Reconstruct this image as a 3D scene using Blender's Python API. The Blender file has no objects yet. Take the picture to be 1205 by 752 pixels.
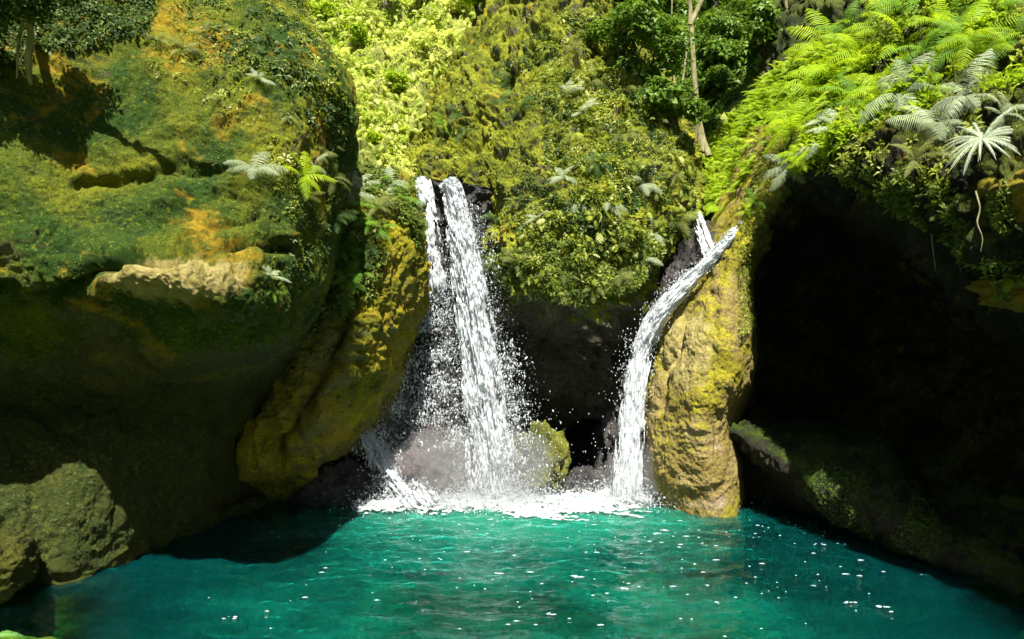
import bpy, math, random
import numpy as np
from mathutils import Vector, Matrix
from mathutils.bvhtree import BVHTree

random.seed(7); RNG = np.random.default_rng(7)
S = bpy.context.scene; C = S.collection
R = math.radians
# ------------------------------------------------------------------ camera, sky, sun, exposure
CAM_Z, F, CX, HY = 2.3, 870.0, 602.5, 400.0
cam = bpy.data.cameras.new('camera'); camo = bpy.data.objects.new('camera', cam); C.objects.link(camo)
cam.sensor_width = 36; cam.lens = 36*F/1205; cam.shift_y = 24/1205; cam.clip_end = 500; cam.clip_start = 0.05
camo.location = (0, 0, CAM_Z); camo.rotation_euler = (R(90), 0, 0); S.camera = camo
SUN = Vector((0.06, -0.95, 1.50)).normalized()
elev = math.asin(SUN.z)
w = bpy.data.worlds.new('World'); S.world = w; w.use_nodes = True
nt = w.node_tree; bg = nt.nodes['Background']
sky = nt.nodes.new('ShaderNodeTexSky'); sky.sky_type = 'NISHITA'; sky.sun_disc = False
sky.sun_elevation = elev; sky.sun_rotation = math.atan2(SUN.x, SUN.y)
nt.links.new(sky.outputs[0], bg.inputs[0]); bg.inputs[1].default_value = 0.05
sl = bpy.data.lights.new('sun', 'SUN'); sl.energy = 5.0; sl.angle = R(0.5); sl.color = (1, 0.95, 0.84)
so = bpy.data.objects.new('sun', sl); C.objects.link(so); so.rotation_euler = SUN.to_track_quat('Z', 'Y').to_euler(); so.location = SUN*30
S.view_settings.view_transform = 'Standard'; S.view_settings.look = 'None'; S.view_settings.gamma = 1
S.view_settings.use_curve_mapping = False
S.view_settings.exposure = 1.45
S.cycles.max_bounces = 6; S.cycles.transparent_max_bounces = 8; S.cycles.diffuse_bounces = 2
S.cycles.volume_bounces = 0; S.cycles.use_denoising = True
S.cycles.sample_clamp_indirect = 4

def P(px, py, Y): return ((px-CX)/F*Y, Y, CAM_Z+(HY-py)/F*Y)
def proj(V):
    V = np.asarray(V); y = np.maximum(V[..., 1], 0.3)
    return V[..., 0]/y*F+CX, HY-(V[..., 2]-CAM_Z)/y*F

# ------------------------------------------------------------------ noise (numpy)
_perm = np.tile(RNG.permutation(256), 3)
_g = RNG.normal(size=(256, 3)); _g /= np.linalg.norm(_g, axis=1)[:, None]
def pn(V):
    V = np.asarray(V, float); i = np.floor(V).astype(int); f = V-i; i &= 255
    u = f*f*f*(f*(f*6-15)+10); out = 0
    for dx in (0, 1):
        for dy in (0, 1):
            for dz in (0, 1):
                h = _perm[_perm[_perm[(i[..., 0]+dx) & 255]+((i[..., 1]+dy) & 255)]+((i[..., 2]+dz) & 255)]
                g = _g[h]; d = (g[..., 0]*(f[..., 0]-dx)+g[..., 1]*(f[..., 1]-dy)+g[..., 2]*(f[..., 2]-dz))
                wt = (u[..., 0] if dx else 1-u[..., 0])*(u[..., 1] if dy else 1-u[..., 1])*(u[..., 2] if dz else 1-u[..., 2])
                out = out+d*wt
    return out*1.6
def fbm(V, o=4, lac=2.1, g=.5):
    a, s, k = 1, 0, 1
    for n in range(o): s = s+a*pn(V*k+17.3*n); a *= g; k *= lac
    return s
def ridged(V, o=3):
    a, s, k = 1, 0, 1
    for n in range(o): s = s+a*(1-2*np.abs(pn(V*k+9.1*n))); a *= .5; k *= 2.1
    return s
def sstep(a, b, x):
    t = np.clip((x-a)/(b-a), 0, 1); return t*t*(3-2*t)

# ------------------------------------------------------------------ object helpers
def tag(o, label=None, cat=None, group=None, kind=None):
    if label: o['label'] = label
    if cat: o['category'] = cat
    if group: o['group'] = group
    if kind: o['kind'] = kind
    return o
def npmesh(name, V, Fq, mat=None, smooth=True, attr=None):
    """V (n,3), Fq (m,3|4) -> mesh datablock"""
    m = bpy.data.meshes.new(name); V = np.ascontiguousarray(V, np.float32); Fq = np.ascontiguousarray(Fq, np.int32)
    k = Fq.shape[1]
    m.vertices.add(len(V)); m.vertices.foreach_set('co', V.ravel())
    m.loops.add(Fq.size); m.loops.foreach_set('vertex_index', Fq.ravel())
    m.polygons.add(len(Fq)); m.polygons.foreach_set('loop_start', np.arange(0, Fq.size, k, dtype=np.int32))
    m.polygons.foreach_set('loop_total', np.full(len(Fq), k, np.int32))
    m.polygons.foreach_set('use_smooth', np.full(len(Fq), smooth))
    if attr is not None:
        a = m.attributes.new('rnd', 'FLOAT', 'FACE'); a.data.foreach_set('value', np.asarray(attr, np.float32))
    m.update(calc_edges=True)
    if mat: m.materials.append(mat)
    return m
def link(name, me, parent=None):
    o = bpy.data.objects.new(name, me); C.objects.link(o)
    if parent: o.parent = parent
    return o

# ------------------------------------------------------------------ node helpers
class NM:
    def __init__(s, name):
        s.m = bpy.data.materials.new(name); s.m.use_nodes = True; s.t = s.m.node_tree; s.N = s.t.nodes; s.L = s.t.links
        s.N.clear(); s.out = s.N.new('ShaderNodeOutputMaterial'); s.pos = s.N.new('ShaderNodeNewGeometry')
    def lk(s, a, b):
        if isinstance(a, (int, float)): b.default_value = a
        elif isinstance(a, (tuple, list)): b.default_value = (*a, 1) if len(a) == 3 and b.type == 'RGBA' else a
        else: s.L.new(a, b)
    def noise(s, scale, detail=4, rough=.55, vec=None, dist=0, stretch=None):
        n = s.N.new('ShaderNodeTexNoise'); n.inputs['Scale'].default_value = scale; n.inputs['Detail'].default_value = detail
        n.inputs['Roughness'].default_value = rough; n.inputs['Distortion'].default_value = dist
        v = vec or s.pos.outputs['Position']
        if stretch:
            mp = s.N.new('ShaderNodeMapping'); s.L.new(v, mp.inputs[0]); mp.inputs['Scale'].default_value = stretch[:3]
            if len(stretch) > 3: mp.inputs['Rotation'].default_value = stretch[3:]
            v = mp.outputs[0]
        s.L.new(v, n.inputs['Vector']); return n.outputs['Fac']
    def rng(s, v, a, b, c=0, d=1):
        n = s.N.new('ShaderNodeMapRange'); s.lk(v, n.inputs[0]); n.interpolation_type = 'SMOOTHSTEP'
        for i, x in enumerate((a, b, c, d)): n.inputs[i+1].default_value = x
        return n.outputs[0]
    def math(s, op, a, b=0):
        n = s.N.new('ShaderNodeMath'); n.operation = op; s.lk(a, n.inputs[0]); s.lk(b, n.inputs[1]); return n.outputs[0]
    def mix(s, f, a, b, mode='MIX'):
        n = s.N.new('ShaderNodeMix'); n.data_type = 'RGBA'; n.blend_type = mode
        s.lk(f, n.inputs[0]); s.lk(a, n.inputs[6]); s.lk(b, n.inputs[7]); return n.outputs[2]
    def bump(s, h, dist, st=1, nrm=None):
        n = s.N.new('ShaderNodeBump'); s.lk(h, n.inputs['Height']); n.inputs['Distance'].default_value = dist; n.inputs['Strength'].default_value = st
        if nrm: s.L.new(nrm, n.inputs['Normal'])
        return n.outputs[0]
    def princ(s, col, rough=.8, nrm=None, spec=.5):
        b = s.N.new('ShaderNodeBsdfPrincipled'); s.lk(col, b.inputs['Base Color']); s.lk(rough, b.inputs['Roughness'])
        b.inputs['Specular IOR Level'].default_value = spec
        if nrm: s.L.new(nrm, b.inputs['Normal'])
        return b
    def sep(s, v):
        n = s.N.new('ShaderNodeSeparateXYZ'); s.L.new(v, n.inputs[0]); return n.outputs

def rock_mat(name, rock1, rock2, moss1, moss2, ochre, moss_amt=.5, ochre_amt=.5, dark=(.02, .022, .012), upw=.35, tuft=.02, rough=.9, spec=.25, speck=.5, pale=None, shade_cols=((.05, .04, .028), (.10, .08, .05)), shade_z=None, flow=None, patch=1.7, bmp=.14, mr=(.38, .62)):
    m = NM(name)
    base = m.mix(m.rng(m.noise(2.3, 5), .35, .65), rock1, rock2)
    base = m.mix(m.rng(m.noise(38, 4, .7), .38, .62, 0, speck), base, dark)
    n = m.sep(m.pos.outputs['Normal'])[2]
    k = m.math('ADD', m.noise(1.1, 6, .6), m.math('MULTIPLY', n, upw*.4))
    k = m.math('ADD', k, m.math('MULTIPLY', m.math('SUBTRACT', m.noise(9, 5, .7), .5), .6))
    if shade_z:   # painted shade under overhangs: moss fades and the base darkens below a height
        zz = m.sep(m.pos.outputs['Position'])[2]; zn = m.math('ADD', zz, m.math('MULTIPLY', m.noise(1.8, 4), .5)); bz = m.math('MAXIMUM', m.rng(zn, shade_z[0]-shade_z[1], shade_z[0]+shade_z[1]), m.rng(zn, shade_z[2]-.3, shade_z[2]+.3, 1, 0)); k = m.math('ADD', k, m.math('MULTIPLY', m.math('SUBTRACT', bz, 1), .5)); base = m.mix(bz, m.mix(m.rng(m.noise(3, 6, .75), .38, .62), m.mix(m.noise(70, 2, .8), *shade_cols), m.mix(m.rng(m.noise(24, 4, .8), .4, .6), shade_cols[0], tuple(c*1.25 for c in shade_cols[1]))), base)
    mossm = m.rng(k, .62-.4*moss_amt, .78-.4*moss_amt)
    moss = m.mix(m.rng(m.noise(patch, 5, .6, dist=.6), *mr), moss1, moss2)
    moss = m.mix(m.rng(m.noise(60, 3, .7), .4, .68, 0, .75), moss, (moss1[0]*.3, moss1[1]*.33, moss1[2]*.4))
    moss = m.mix(m.rng(m.noise(23, 3, .7), .55, .72, 0, .6), moss, (min(1, moss2[0]*1.5), min(1, moss2[1]*1.4), moss2[2]*1.4))
    col = m.mix(mossm, base, moss)
    och = m.rng(m.noise(1.35, 5, .6, dist=.8, stretch=(1, 1, 1.3)), .63-.25*ochre_amt, .74-.25*ochre_amt)
    och = m.math('MULTIPLY', och, m.rng(m.noise(14, 4, .7), .33, .56, .15, .9))
    if shade_z: och = m.math('MULTIPLY', och, bz)
    col = m.mix(och, col, ochre)
    col = m.mix(m.rng(m.noise(4.2, 6, .75), .56, .68, 0, .7), col, dark)
    col = m.mix(m.rng(m.noise(130, 2, .8), .48, .64, 0, .25), col, dark)
    if pale:   # a patch of bare pale limestone
        c0, rx, rz = pale; mp = m.N.new('ShaderNodeVectorMath'); mp.operation = 'SUBTRACT'; m.L.new(m.pos.outputs['Position'], mp.inputs[0]); mp.inputs[1].default_value = c0
        m2 = m.N.new('ShaderNodeVectorMath'); m2.operation = 'DIVIDE'; m.L.new(mp.outputs[0], m2.inputs[0]); m2.inputs[1].default_value = (rx, .8, rz)
        ln = m.N.new('ShaderNodeVectorMath'); ln.operation = 'LENGTH'; m.L.new(m2.outputs[0], ln.inputs[0])
        k = m.math('ADD', ln.outputs['Value'], m.math('MULTIPLY', m.math('SUBTRACT', m.noise(5, 5, .7), .5), 2.0))
        col = m.mix(m.rng(k, .75, 1.15, 1, 0), col, m.mix(m.rng(m.noise(12, 5, .7), .35, .65), (.54, .44, .17), (.34, .29, .08)))
    ck = m.math('ABSOLUTE', m.math('SUBTRACT', m.noise(1.5, 5, .5, dist=.7, stretch=(1, 1, 2.2) if not flow else (2, 2, .6)), .5))
    ckm = m.math('MULTIPLY', m.rng(ck, .0, .012, 1, 0), m.rng(m.noise(1.3, 2), .45, .6)); col = m.mix(m.math('MULTIPLY', ckm, .7), col, dark)
    h1 = m.math('SUBTRACT', m.noise(5, 8, .68, dist=.4, stretch=flow), m.math('MULTIPLY', ckm, .25)); h2 = m.noise(26, 6, .75); h3 = m.noise(95, 3, .8)
    b = m.bump(h1, bmp, .9); b = m.bump(h2, .055, .95, b); b = m.bump(h3, tuft, .9, b)
    m.L.new(m.princ(col, rough, b, spec).outputs[0], m.out.inputs[0])
    return m.m

def leaf_mat(name, c1, c2, c3=None, trans=.4, rough=.55, obj=False):
    m = NM(name)
    if obj:
        oi = m.N.new('ShaderNodeObjectInfo'); f = oi.outputs['Random']
    else:
        a = m.N.new('ShaderNodeAttribute'); a.attribute_name = 'rnd'; f = a.outputs['Fac']
    col = m.mix(f, c1, c2)
    if c3: col = m.mix(m.rng(f, .82, .93), col, c3)
    col = m.mix(m.rng(m.noise(2.2, 3), .35, .65, 0, .55), col, (c1[0]*.8, c1[1]*.85, c1[2]*.8))
    d = m.princ(col, rough, None, .18)
    t = m.N.new('ShaderNodeBsdfTranslucent'); m.lk(m.mix(.55, col, (min(1, c2[0]*1.7), min(1, c2[1]*1.6), c2[2])), t.inputs[0])
    mx = m.N.new('ShaderNodeMixShader'); mx.inputs[0].default_value = trans
    m.L.new(d.outputs[0], mx.inputs[1]); m.L.new(t.outputs[0], mx.inputs[2]); m.L.new(mx.outputs[0], m.out.inputs[0])
    return m.m

# ------------------------------------------------------------------ rock surfaces
def crm(n, k):
    """Catmull-Rom weights: n samples over k control points -> (n,k)"""
    W = np.zeros((n, k)); t = np.linspace(0, k-1, n)
    for r, x in enumerate(t):
        i = min(int(x), k-2); u = x-i
        w4 = [-.5*u+u*u-.5*u**3, 1-2.5*u*u+1.5*u**3, .5*u+2*u*u-1.5*u**3, -.5*u*u+.5*u**3]
        for j, ww in zip((i-1, i, i+1, i+2), w4):
            if j < 0: W[r, 0] += 2*ww; W[r, 1] -= ww
            elif j > k-1: W[r, k-1] += 2*ww; W[r, k-2] -= ww
            else: W[r, j] += ww
    return W
def grid_faces(nu, nv, flip=False):
    i = np.arange(nu-1)[:, None]*nv+np.arange(nv-1)[None]; i = i.ravel()
    f = np.stack([i, i+nv, i+nv+1, i+1], 1)
    return f[:, ::-1] if flip else f
def gnorm(G):
    a = np.gradient(G, axis=0); b = np.gradient(G, axis=1); n = np.cross(a, b); n /= np.linalg.norm(n, axis=2)[..., None]+1e-9
    return n
def pdist(px, py, line):
    d = np.full(px.shape, 1e9)
    for (x0, y0), (x1, y1) in zip(line[:-1], line[1:]):
        vx, vy = x1-x0, y1-y0; t = np.clip(((px-x0)*vx+(py-y0)*vy)/(vx*vx+vy*vy+1e-9), 0, 1)
        d = np.minimum(d, np.hypot(px-x0-t*vx, py-y0-t*vy))
    return d
ROCKS = {}
def rock(name, rows, nu, nv, mat, amp=(.22, .10, .05, .018), seed=0, cracks=(), world=False, strata=0, label=None, cat='rock', kind=None, flip=False, shape=None, close=True, ):
    G = np.array([[p if world else P(*p) for p in r] for r in rows], float)
    Wu, Wv = crm(nu, G.shape[0]), crm(nv, G.shape[1])
    G = np.einsum('ur,rcx,vc->uvx', Wu, G, Wv)
    N = gnorm(G)
    if flip: N = -N
    Q = G+seed*11.7
    wq = Q+np.stack([fbm(Q*.8+5, 2), fbm(Q*.8+9, 2), fbm(Q*.8+13, 2)], -1)*.35
    d = amp[0]*fbm(wq*.75, 3)+amp[1]*ridged(wq*1.9, 3)+amp[2]*fbm(wq*6, 3)+amp[3]*ridged(Q*17, 3)
    if strata:
        c = (wq[..., 2]-.12*wq[..., 0])*3.1+fbm(wq*.9, 2)*.6
        d += strata*(np.abs((c % 1)-.5)*2)**.5*(.5+pn(wq*.8))
    px, py = proj(G)
    for line, wd, dep in cracks:
        wob = pn(Q*4)*wd*1.2
        dd = pdist(px+wob, py+wob, line); d -= dep*np.exp(-(dd/wd)**2)
    if shape is not None: d = d+shape(G, px, py, N)
    G = G+N*d[..., None]
    V = G.reshape(-1, 3); Fq = grid_faces(nu, nv, flip)
    if close:   # real thickness: a back skin well behind the front, joined along the rim
        pass
    me = npmesh(name, V, Fq, mat); o = link(name, me)
    tag(o, label, cat if kind != 'structure' else None, None, kind)
    ROCKS.setdefault(name, []).append((o, V, Fq))
    return o, V, Fq

M_left = rock_mat('moss_rock_left', (.20, .18, .085), (.27, .235, .12), (.035, .095, .006), (.25, .265, .008), (.42, .27, .012), 1.05, .40, (.012, .022, .008), .5, shade_z=(2.35, .45, -9), shade_cols=((.014, .04, .008), (.085, .085, .010)), bmp=.08, patch=.75, pale=(P(205, 328, 6.0), .55, .2))
M_butt = rock_mat('moss_rock_buttress', (.30, .26, .08), (.40, .34, .10), (.20, .20, .008), (.50, .44, .015), (.46, .32, .02), .75, .4, (.03, .035, .012), .5)
M_mid = rock_mat('moss_rock_pinnacle', (.19, .18, .12), (.30, .28, .20), (.16, .20, .01), (.42, .45, .025), (.56, .38, .02), .75, .2, (.02, .022, .013), .7, shade_z=(2.75, .45, -9))
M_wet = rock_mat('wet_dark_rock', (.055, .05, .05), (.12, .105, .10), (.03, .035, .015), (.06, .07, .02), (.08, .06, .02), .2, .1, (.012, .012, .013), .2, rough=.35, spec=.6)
M_slab = rock_mat('golden_slab_rock', (.36, .27, .07), (.54, .42, .16), (.30, .27, .015), (.54, .48, .03), (.52, .40, .28), .40, .2, (.07, .05, .02), .5, flow=(1, 1, .35), bmp=.045, pale=(P(806, 408, 10.0), .35, .55))
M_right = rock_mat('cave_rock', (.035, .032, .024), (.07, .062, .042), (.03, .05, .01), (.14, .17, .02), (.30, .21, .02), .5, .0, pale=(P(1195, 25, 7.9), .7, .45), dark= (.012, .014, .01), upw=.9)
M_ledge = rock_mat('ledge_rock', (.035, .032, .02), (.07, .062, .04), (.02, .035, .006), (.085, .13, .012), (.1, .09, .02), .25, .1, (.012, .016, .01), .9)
M_hill = rock_mat('hill_moss', (.2, .22, .05), (.32, .34, .07), (.36, .44, .07), (.58, .62, .15), (.6, .56, .16), .9, .3, (.07, .1, .02), .9, .03)
M_wood_soil = rock_mat('forest_floor', (.04, .04, .02), (.08, .075, .03), (.03, .06, .01), (.07, .12, .02), (.1, .1, .02), .6, .2, (.01, .012, .008), .4)

# ---- left boulder
L = [
 [(-1500,-420,4.5),(-500,-420,8),(0,-400,9),(150,-380,10),(240,-330,11),(300,-270,12),(330,-220,12.5),(340,-180,13.5),(340,-150,15)],
 [(-1900,-200,3.0),(-500,-230,5.6),(0,-190,7.2),(130,-150,7.8),(210,-120,8.2),(275,-90,8.8),(315,-70,9.6),(330,-50,10.8),(320,-40,14)],
 [(-2100,-20,2.4),(-480,-30,5.6),(0,-25,6.8),(130,-10,7.2),(220,-5,7.5),(290,-5,7.9),(335,0,8.5),(352,10,9.6),(340,10,13)],
 [(-2200,90,2.3),(-480,90,4.8),(0,95,6.5),(130,95,6.9),(240,95,7.0),(330,92,7.3),(382,98,7.9),(402,105,9.0),(395,110,13)],
 [(-2200,190,2.3),(-480,190,4.7),(0,190,6.3),(130,195,6.7),(240,195,6.75),(325,190,7.0),(380,190,7.7),(404,190,8.9),(395,190,13)],
 [(-2200,265,2.3),(-480,265,4.6),(0,260,6.15),(120,262,6.45),(225,265,6.5),(310,262,6.75),(365,260,7.5),(396,260,8.8),(385,260,13)],
 [(-2200,330,2.3),(-480,330,4.6),(0,332,6.15),(110,322,6.1),(205,322,5.95),(290,332,6.2),(342,335,7.1),(380,330,8.6),(375,330,13)],
 [(-2200,400,2.4),(-480,390,4.8),(0,378,6.6),(120,372,6.7),(225,382,6.4),(305,388,6.7),(338,388,7.6),(362,385,9.0),(360,385,13)],
 [(-2200,500,2.6),(-480,470,5.0),(0,450,7.1),(115,455,7.5),(205,455,7.7),(275,450,8.1),(310,445,8.8),(335,440,9.8),(345,440,13)],
 [(-2200,640,2.6),(-480,600,4.8),(0,540,6.95),(100,535,7.3),(180,530,8.0),(240,520,8.7),(275,515,9.5),(300,510,10.3),(330,510,13)],
 [(-2200,900,2.6),(-480,760,4.6),(0,640,6.75),(85,640,7.1),(150,620,7.75),(215,600,8.7),(260,590,9.6),(300,580,10.5),(330,570,13)],
 [(-2200,1300,2.6),(-480,860,4.5),(-10,710,6.8),(75,700,7.15),(140,668,7.7),(210,640,8.6),(270,620,9.5),(310,605,10.5),(330,600,13)],
 [(-2200,2200,2.6),(-480,1300,4.5),(-10,900,6.4),(75,880,6.9),(140,840,7.8),(210,800,8.8),(270,780,9.7),(310,760,10.6),(330,760,13)],
]
cr = [([(0,345),(70,348),(110,322),(170,302),(230,300),(330,288)], 7, .20),
      ([(90,222),(150,215),(200,205),(262,198)], 6, .10),
      ([(215,285),(240,270),(300,262)], 5, .08),
      ([(20,480),(80,470),(180,490),(260,500)], 14, .12)]
rock('mossy_boulder', L, 500, 440, M_left, (.12, .04, .028, .012), 1, cr, strata=.03, cat='boulder',
     label='huge overhanging mossy boulder with pale ledge left of the waterfalls')
# ---- corner stone, bottom left
def blob_rock(name, c, r, mat, seed, label, n=110, rot=0, cat='rock', amp=.22, group=None, parent_col=None):
    th = np.linspace(0, math.pi, n)[:, None]; ph = np.linspace(0, 2*math.pi, n*2)[None]
    U = np.stack([np.sin(th)*np.cos(ph), np.sin(th)*np.sin(ph), np.cos(th)*np.ones_like(ph)], -1)
    q = U*1.1+seed*7.3
    k = 1+amp*fbm(q, 3)+amp*.5*ridged(q*1.9, 3)+amp*.12*fbm(q*9, 3)
    G = U*k[..., None]*np.array(r); cr_, sr = math.cos(rot), math.sin(rot)
    G = np.stack([G[..., 0]*cr_-G[..., 1]*sr, G[..., 0]*sr+G[..., 1]*cr_, G[..., 2]], -1)+np.array(c)
    V = G.reshape(-1, 3); Fq = grid_faces(n, n*2)
    o = link(name, npmesh(name, V, Fq, mat)); tag(o, label, cat, group)
    ROCKS.setdefault(name, []).append((o, V, Fq)); return o
blob_rock('mossy_stone', P(-30, 668, 6.4), (.36, .5, .30), rock_mat('shore_rock', (.06, .055, .03), (.11, .10, .05), (.04, .06, .008), (.12, .13, .01), (.14, .11, .02), 1.1, .2, (.015, .016, .01), .5), 3, 'small rounded mossy stone in the bottom left corner of the pool edge', cat='stone')
blob_rock('submerged_stone', (-4.25, 5.6, -.62), (1.0, .8, .42), M_slab, 4, 'yellow submerged stone under clear shallow water below the small mossy stone', cat='stone')
# ---- buttress between boulder and main fall
B = [
 [(300,215,11),(350,205,10.6),(400,200,10.4),(440,200,10.4),(470,205,10.6),(492,212,11),(500,220,11.5),(505,225,13)],
 [(290,260,10.6),(345,250,9.8),(395,240,9.4),(435,238,9.4),(465,240,9.7),(488,245,10.3),(498,252,11),(505,260,13)],
 [(290,320,10.4),(340,310,9.7),(390,300,9.2),(432,292,9.1),(465,290,9.4),(488,296,10.0),(499,306,10.8),(505,320,13)],
 [(290,400,10.4),(325,390,9.8),(365,370,9.2),(412,355,9.0),(450,350,9.3),(478,360,10.0),(488,372,10.8),(500,385,13)],
 [(280,470,10.4),(308,455,9.8),(342,440,9.3),(385,425,9.05),(422,425,9.2),(446,440,9.8),(458,452,10.7),(480,470,13)],
 [(275,520,10.4),(293,505,9.8),(320,495,9.4),(355,485,9.2),(385,488,9.35),(408,500,9.9),(420,510,10.7),(460,530,13)],
 [(275,560,10.5),(290,548,9.9),(305,540,9.7),(325,535,9.55),(345,535,9.6),(360,545,10.1),(372,552,10.8),(420,575,13)],
 [(280,600,10.8),(300,590,10.6),(315,585,10.5),(335,580,10.5),(350,580,10.6),(370,580,10.8),(400,590,11.3),(420,600,13)],
 [(280,700,11),(300,700,11),(315,700,11),(335,700,11),(350,700,11),(370,700,11),(400,700,11.5),(420,700,13)],
]
rock('mossy_buttress', B, 380, 240, M_butt, (.13, .07, .05, .018), 2, [([(430,330),(400,400),(372,450),(345,500),(325,540)], 7, .30)], cat='rock',
     label='leaning golden mossy rock buttress between the big boulder and the main waterfall')
# ---- dark wall behind the main fall
Wl = [
 [(440,215,11.6),(480,214,11.0),(510,212,10.95),(535,214,10.9),(560,218,10.9),(590,225,11.2)],
 [(440,250,11.6),(480,240,11.0),(510,238,10.98),(535,240,10.95),(560,240,10.95),(590,250,11.3)],
 [(430,340,12),(470,330,11.5),(505,330,11.3),(540,330,11.3),(575,330,11.4),(610,340,12)],
 [(380,430,12.2),(440,430,11.7),(490,430,11.4),(540,430,11.4),(590,430,11.6),(630,430,12.4)],
 [(340,510,12.2),(410,500,11.8),(480,500,11.3),(540,500,11.2),(600,500,11.6),(640,500,12.5)],
 [(320,570,12.2),(400,560,11.8),(480,560,11.1),(550,560,11.0),(610,570,11.7),(660,570,12.6)],
 [(320,680,12.2),(400,680,11.8),(480,680,11.1),(550,680,11.0),(610,680,11.7),(660,680,12.6)],
]
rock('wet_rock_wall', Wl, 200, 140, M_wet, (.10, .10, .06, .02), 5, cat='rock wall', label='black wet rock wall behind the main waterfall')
blob_rock('wet_boulder', P(505, 556, 10.95), (.66, .5, .66), rock_mat('wet_violet_rock', (.10, .075, .075), (.19, .15, .15), (.06, .06, .03), (.1, .1, .04), (.16, .12, .1), .1, .1, (.04, .035, .035), .2, rough=.35, spec=.6), 6, 'rounded wet violet brown boulder at the foot of the main waterfall', cat='boulder', amp=.36)
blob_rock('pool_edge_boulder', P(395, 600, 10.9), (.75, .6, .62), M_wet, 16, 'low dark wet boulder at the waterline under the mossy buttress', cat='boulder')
blob_rock('mossy_round_stone', P(632, 545, 10.95), (.36, .34, .44), rock_mat('small_boulder_moss', (.12, .11, .05), (.2, .18, .08), (.09, .11, .015), (.26, .27, .03), (.2, .17, .03), .8, .2, (.02, .022, .012), .5), 7, 'small mossy boulder between the two waterfalls at the cave mouth', cat='boulder', amp=.4)
# ---- centre pinnacle
Cn = [
 [(590,-30,15),(618,-40,14.2),(642,-45,13.8),(662,-42,13.7),(682,-36,13.8),(700,-20,14.3),(714,-10,15),(740,0,17)],
 [(532,95,15),(578,48,13.8),(620,22,13.2),(660,8,12.9),(696,25,13.1),(727,50,13.6),(748,62,14.4),(765,70,17)],
 [(490,168,14.5),(532,125,13.0),(585,98,12.5),(645,80,12.2),(705,85,12.3),(755,100,12.8),(790,118,13.8),(800,130,17)],
 [(470,205,13.4),(520,185,12.2),(575,165,11.8),(640,150,11.5),(710,150,11.6),(765,155,12.1),(805,165,13.2),(812,175,17)],
 [(500,222,12.4),(545,222,11.5),(590,220,11.1),(645,215,10.8),(710,215,10.8),(770,215,11.3),(812,220,12.6),(818,230,17)],
 [(535,265,12.0),(565,270,11.3),(600,275,10.8),(650,275,10.5),(710,275,10.5),(760,272,11.0),(800,272,12.2),(810,280,17)],
 [(550,330,12.0),(572,325,11.3),(605,330,10.8),(650,335,10.45),(700,335,10.45),(740,325,10.9),(768,315,12.0),(785,320,17)],
 [(560,390,12.2),(582,385,11.7),(610,385,11.3),(650,390,11.1),(695,392,11.1),(730,385,11.5),(752,378,12.4),(775,380,17)],
 [(570,440,12.4),(588,440,11.9),(612,445,11.6),(650,452,11.5),(690,450,11.6),(722,440,11.9),(745,430,12.6),(770,430,17)],
 [(580,468,13.0),(595,470,12.6),(615,475,12.5),(650,478,12.6),(685,476,12.7),(715,470,12.9),(740,460,13.2),(770,460,17)],
 [(580,480,14.8),(595,480,14.8),(615,478,14.8),(650,478,14.8),(685,476,14.8),(715,470,14.8),(740,460,14.8),(770,460,17)],
]
rock('rock_pinnacle', Cn, 480, 420, M_mid, (.22, .12, .07, .025), 8, [([(700,60),(735,140),(750,220),(770,280)], 6, .12), ([(600,60),(590,130),(560,180)],7,.15)], cat='rock',
     label='tall pointed rock clothed in small plants between the two waterfalls')
# ---- cave back behind (dark) between falls
Bk = [
 [(520,380,13.2),(600,380,13.6),(680,380,13.8),(760,380,13.6),(840,380,13)],
 [(520,480,13.0),(600,480,13.6),(680,480,13.8),(760,480,13.4),(840,480,12)],
 [(560,560,11.8),(620,550,12.8),(680,550,13.4),(730,560,12.4),(800,570,11)],
 [(560,680,11.6),(620,680,12.8),(680,680,13.4),(730,680,12.2),(800,680,11)],
]
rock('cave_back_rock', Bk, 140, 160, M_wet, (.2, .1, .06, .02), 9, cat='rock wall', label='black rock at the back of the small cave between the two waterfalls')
blob_rock('wet_stone', P(688, 578, 11.4), (.3, .3, .34), M_wet, 19, 'dark wet stone in the cave mouth beside the right waterfall', cat='stone')
# ---- gully rock under the right stream
Gu = [
 [(770,262,13.0),(800,268,12.2),(830,268,11.8),(860,268,11.6),(890,262,11.6),(910,240,12.4)],
 [(765,300,12.6),(795,300,11.7),(825,290,11.2),(850,284,11.0),(880,280,11.0),(905,270,12)],
 [(745,350,12.4),(770,350,11.6),(800,350,11.0),(825,350,10.8),(860,350,10.8),(890,350,12)],
 [(720,420,12.4),(742,420,11.6),(765,420,11.0),(795,420,10.7),(830,420,10.8),(880,420,12)],
 [(705,520,12.4),(722,510,11.6),(745,510,11.1),(775,510,10.8),(820,510,10.8),(880,510,12)],
 [(700,680,12.4),(715,680,11.6),(745,680,11.2),(775,680,10.8),(820,680,10.8),(880,680,12)],
]
rock('gully_rock', Gu, 220, 130, M_wet, (.10, .07, .05, .02), 10, cat='rock', label='dark wet gully rock under the right waterfall')
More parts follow.
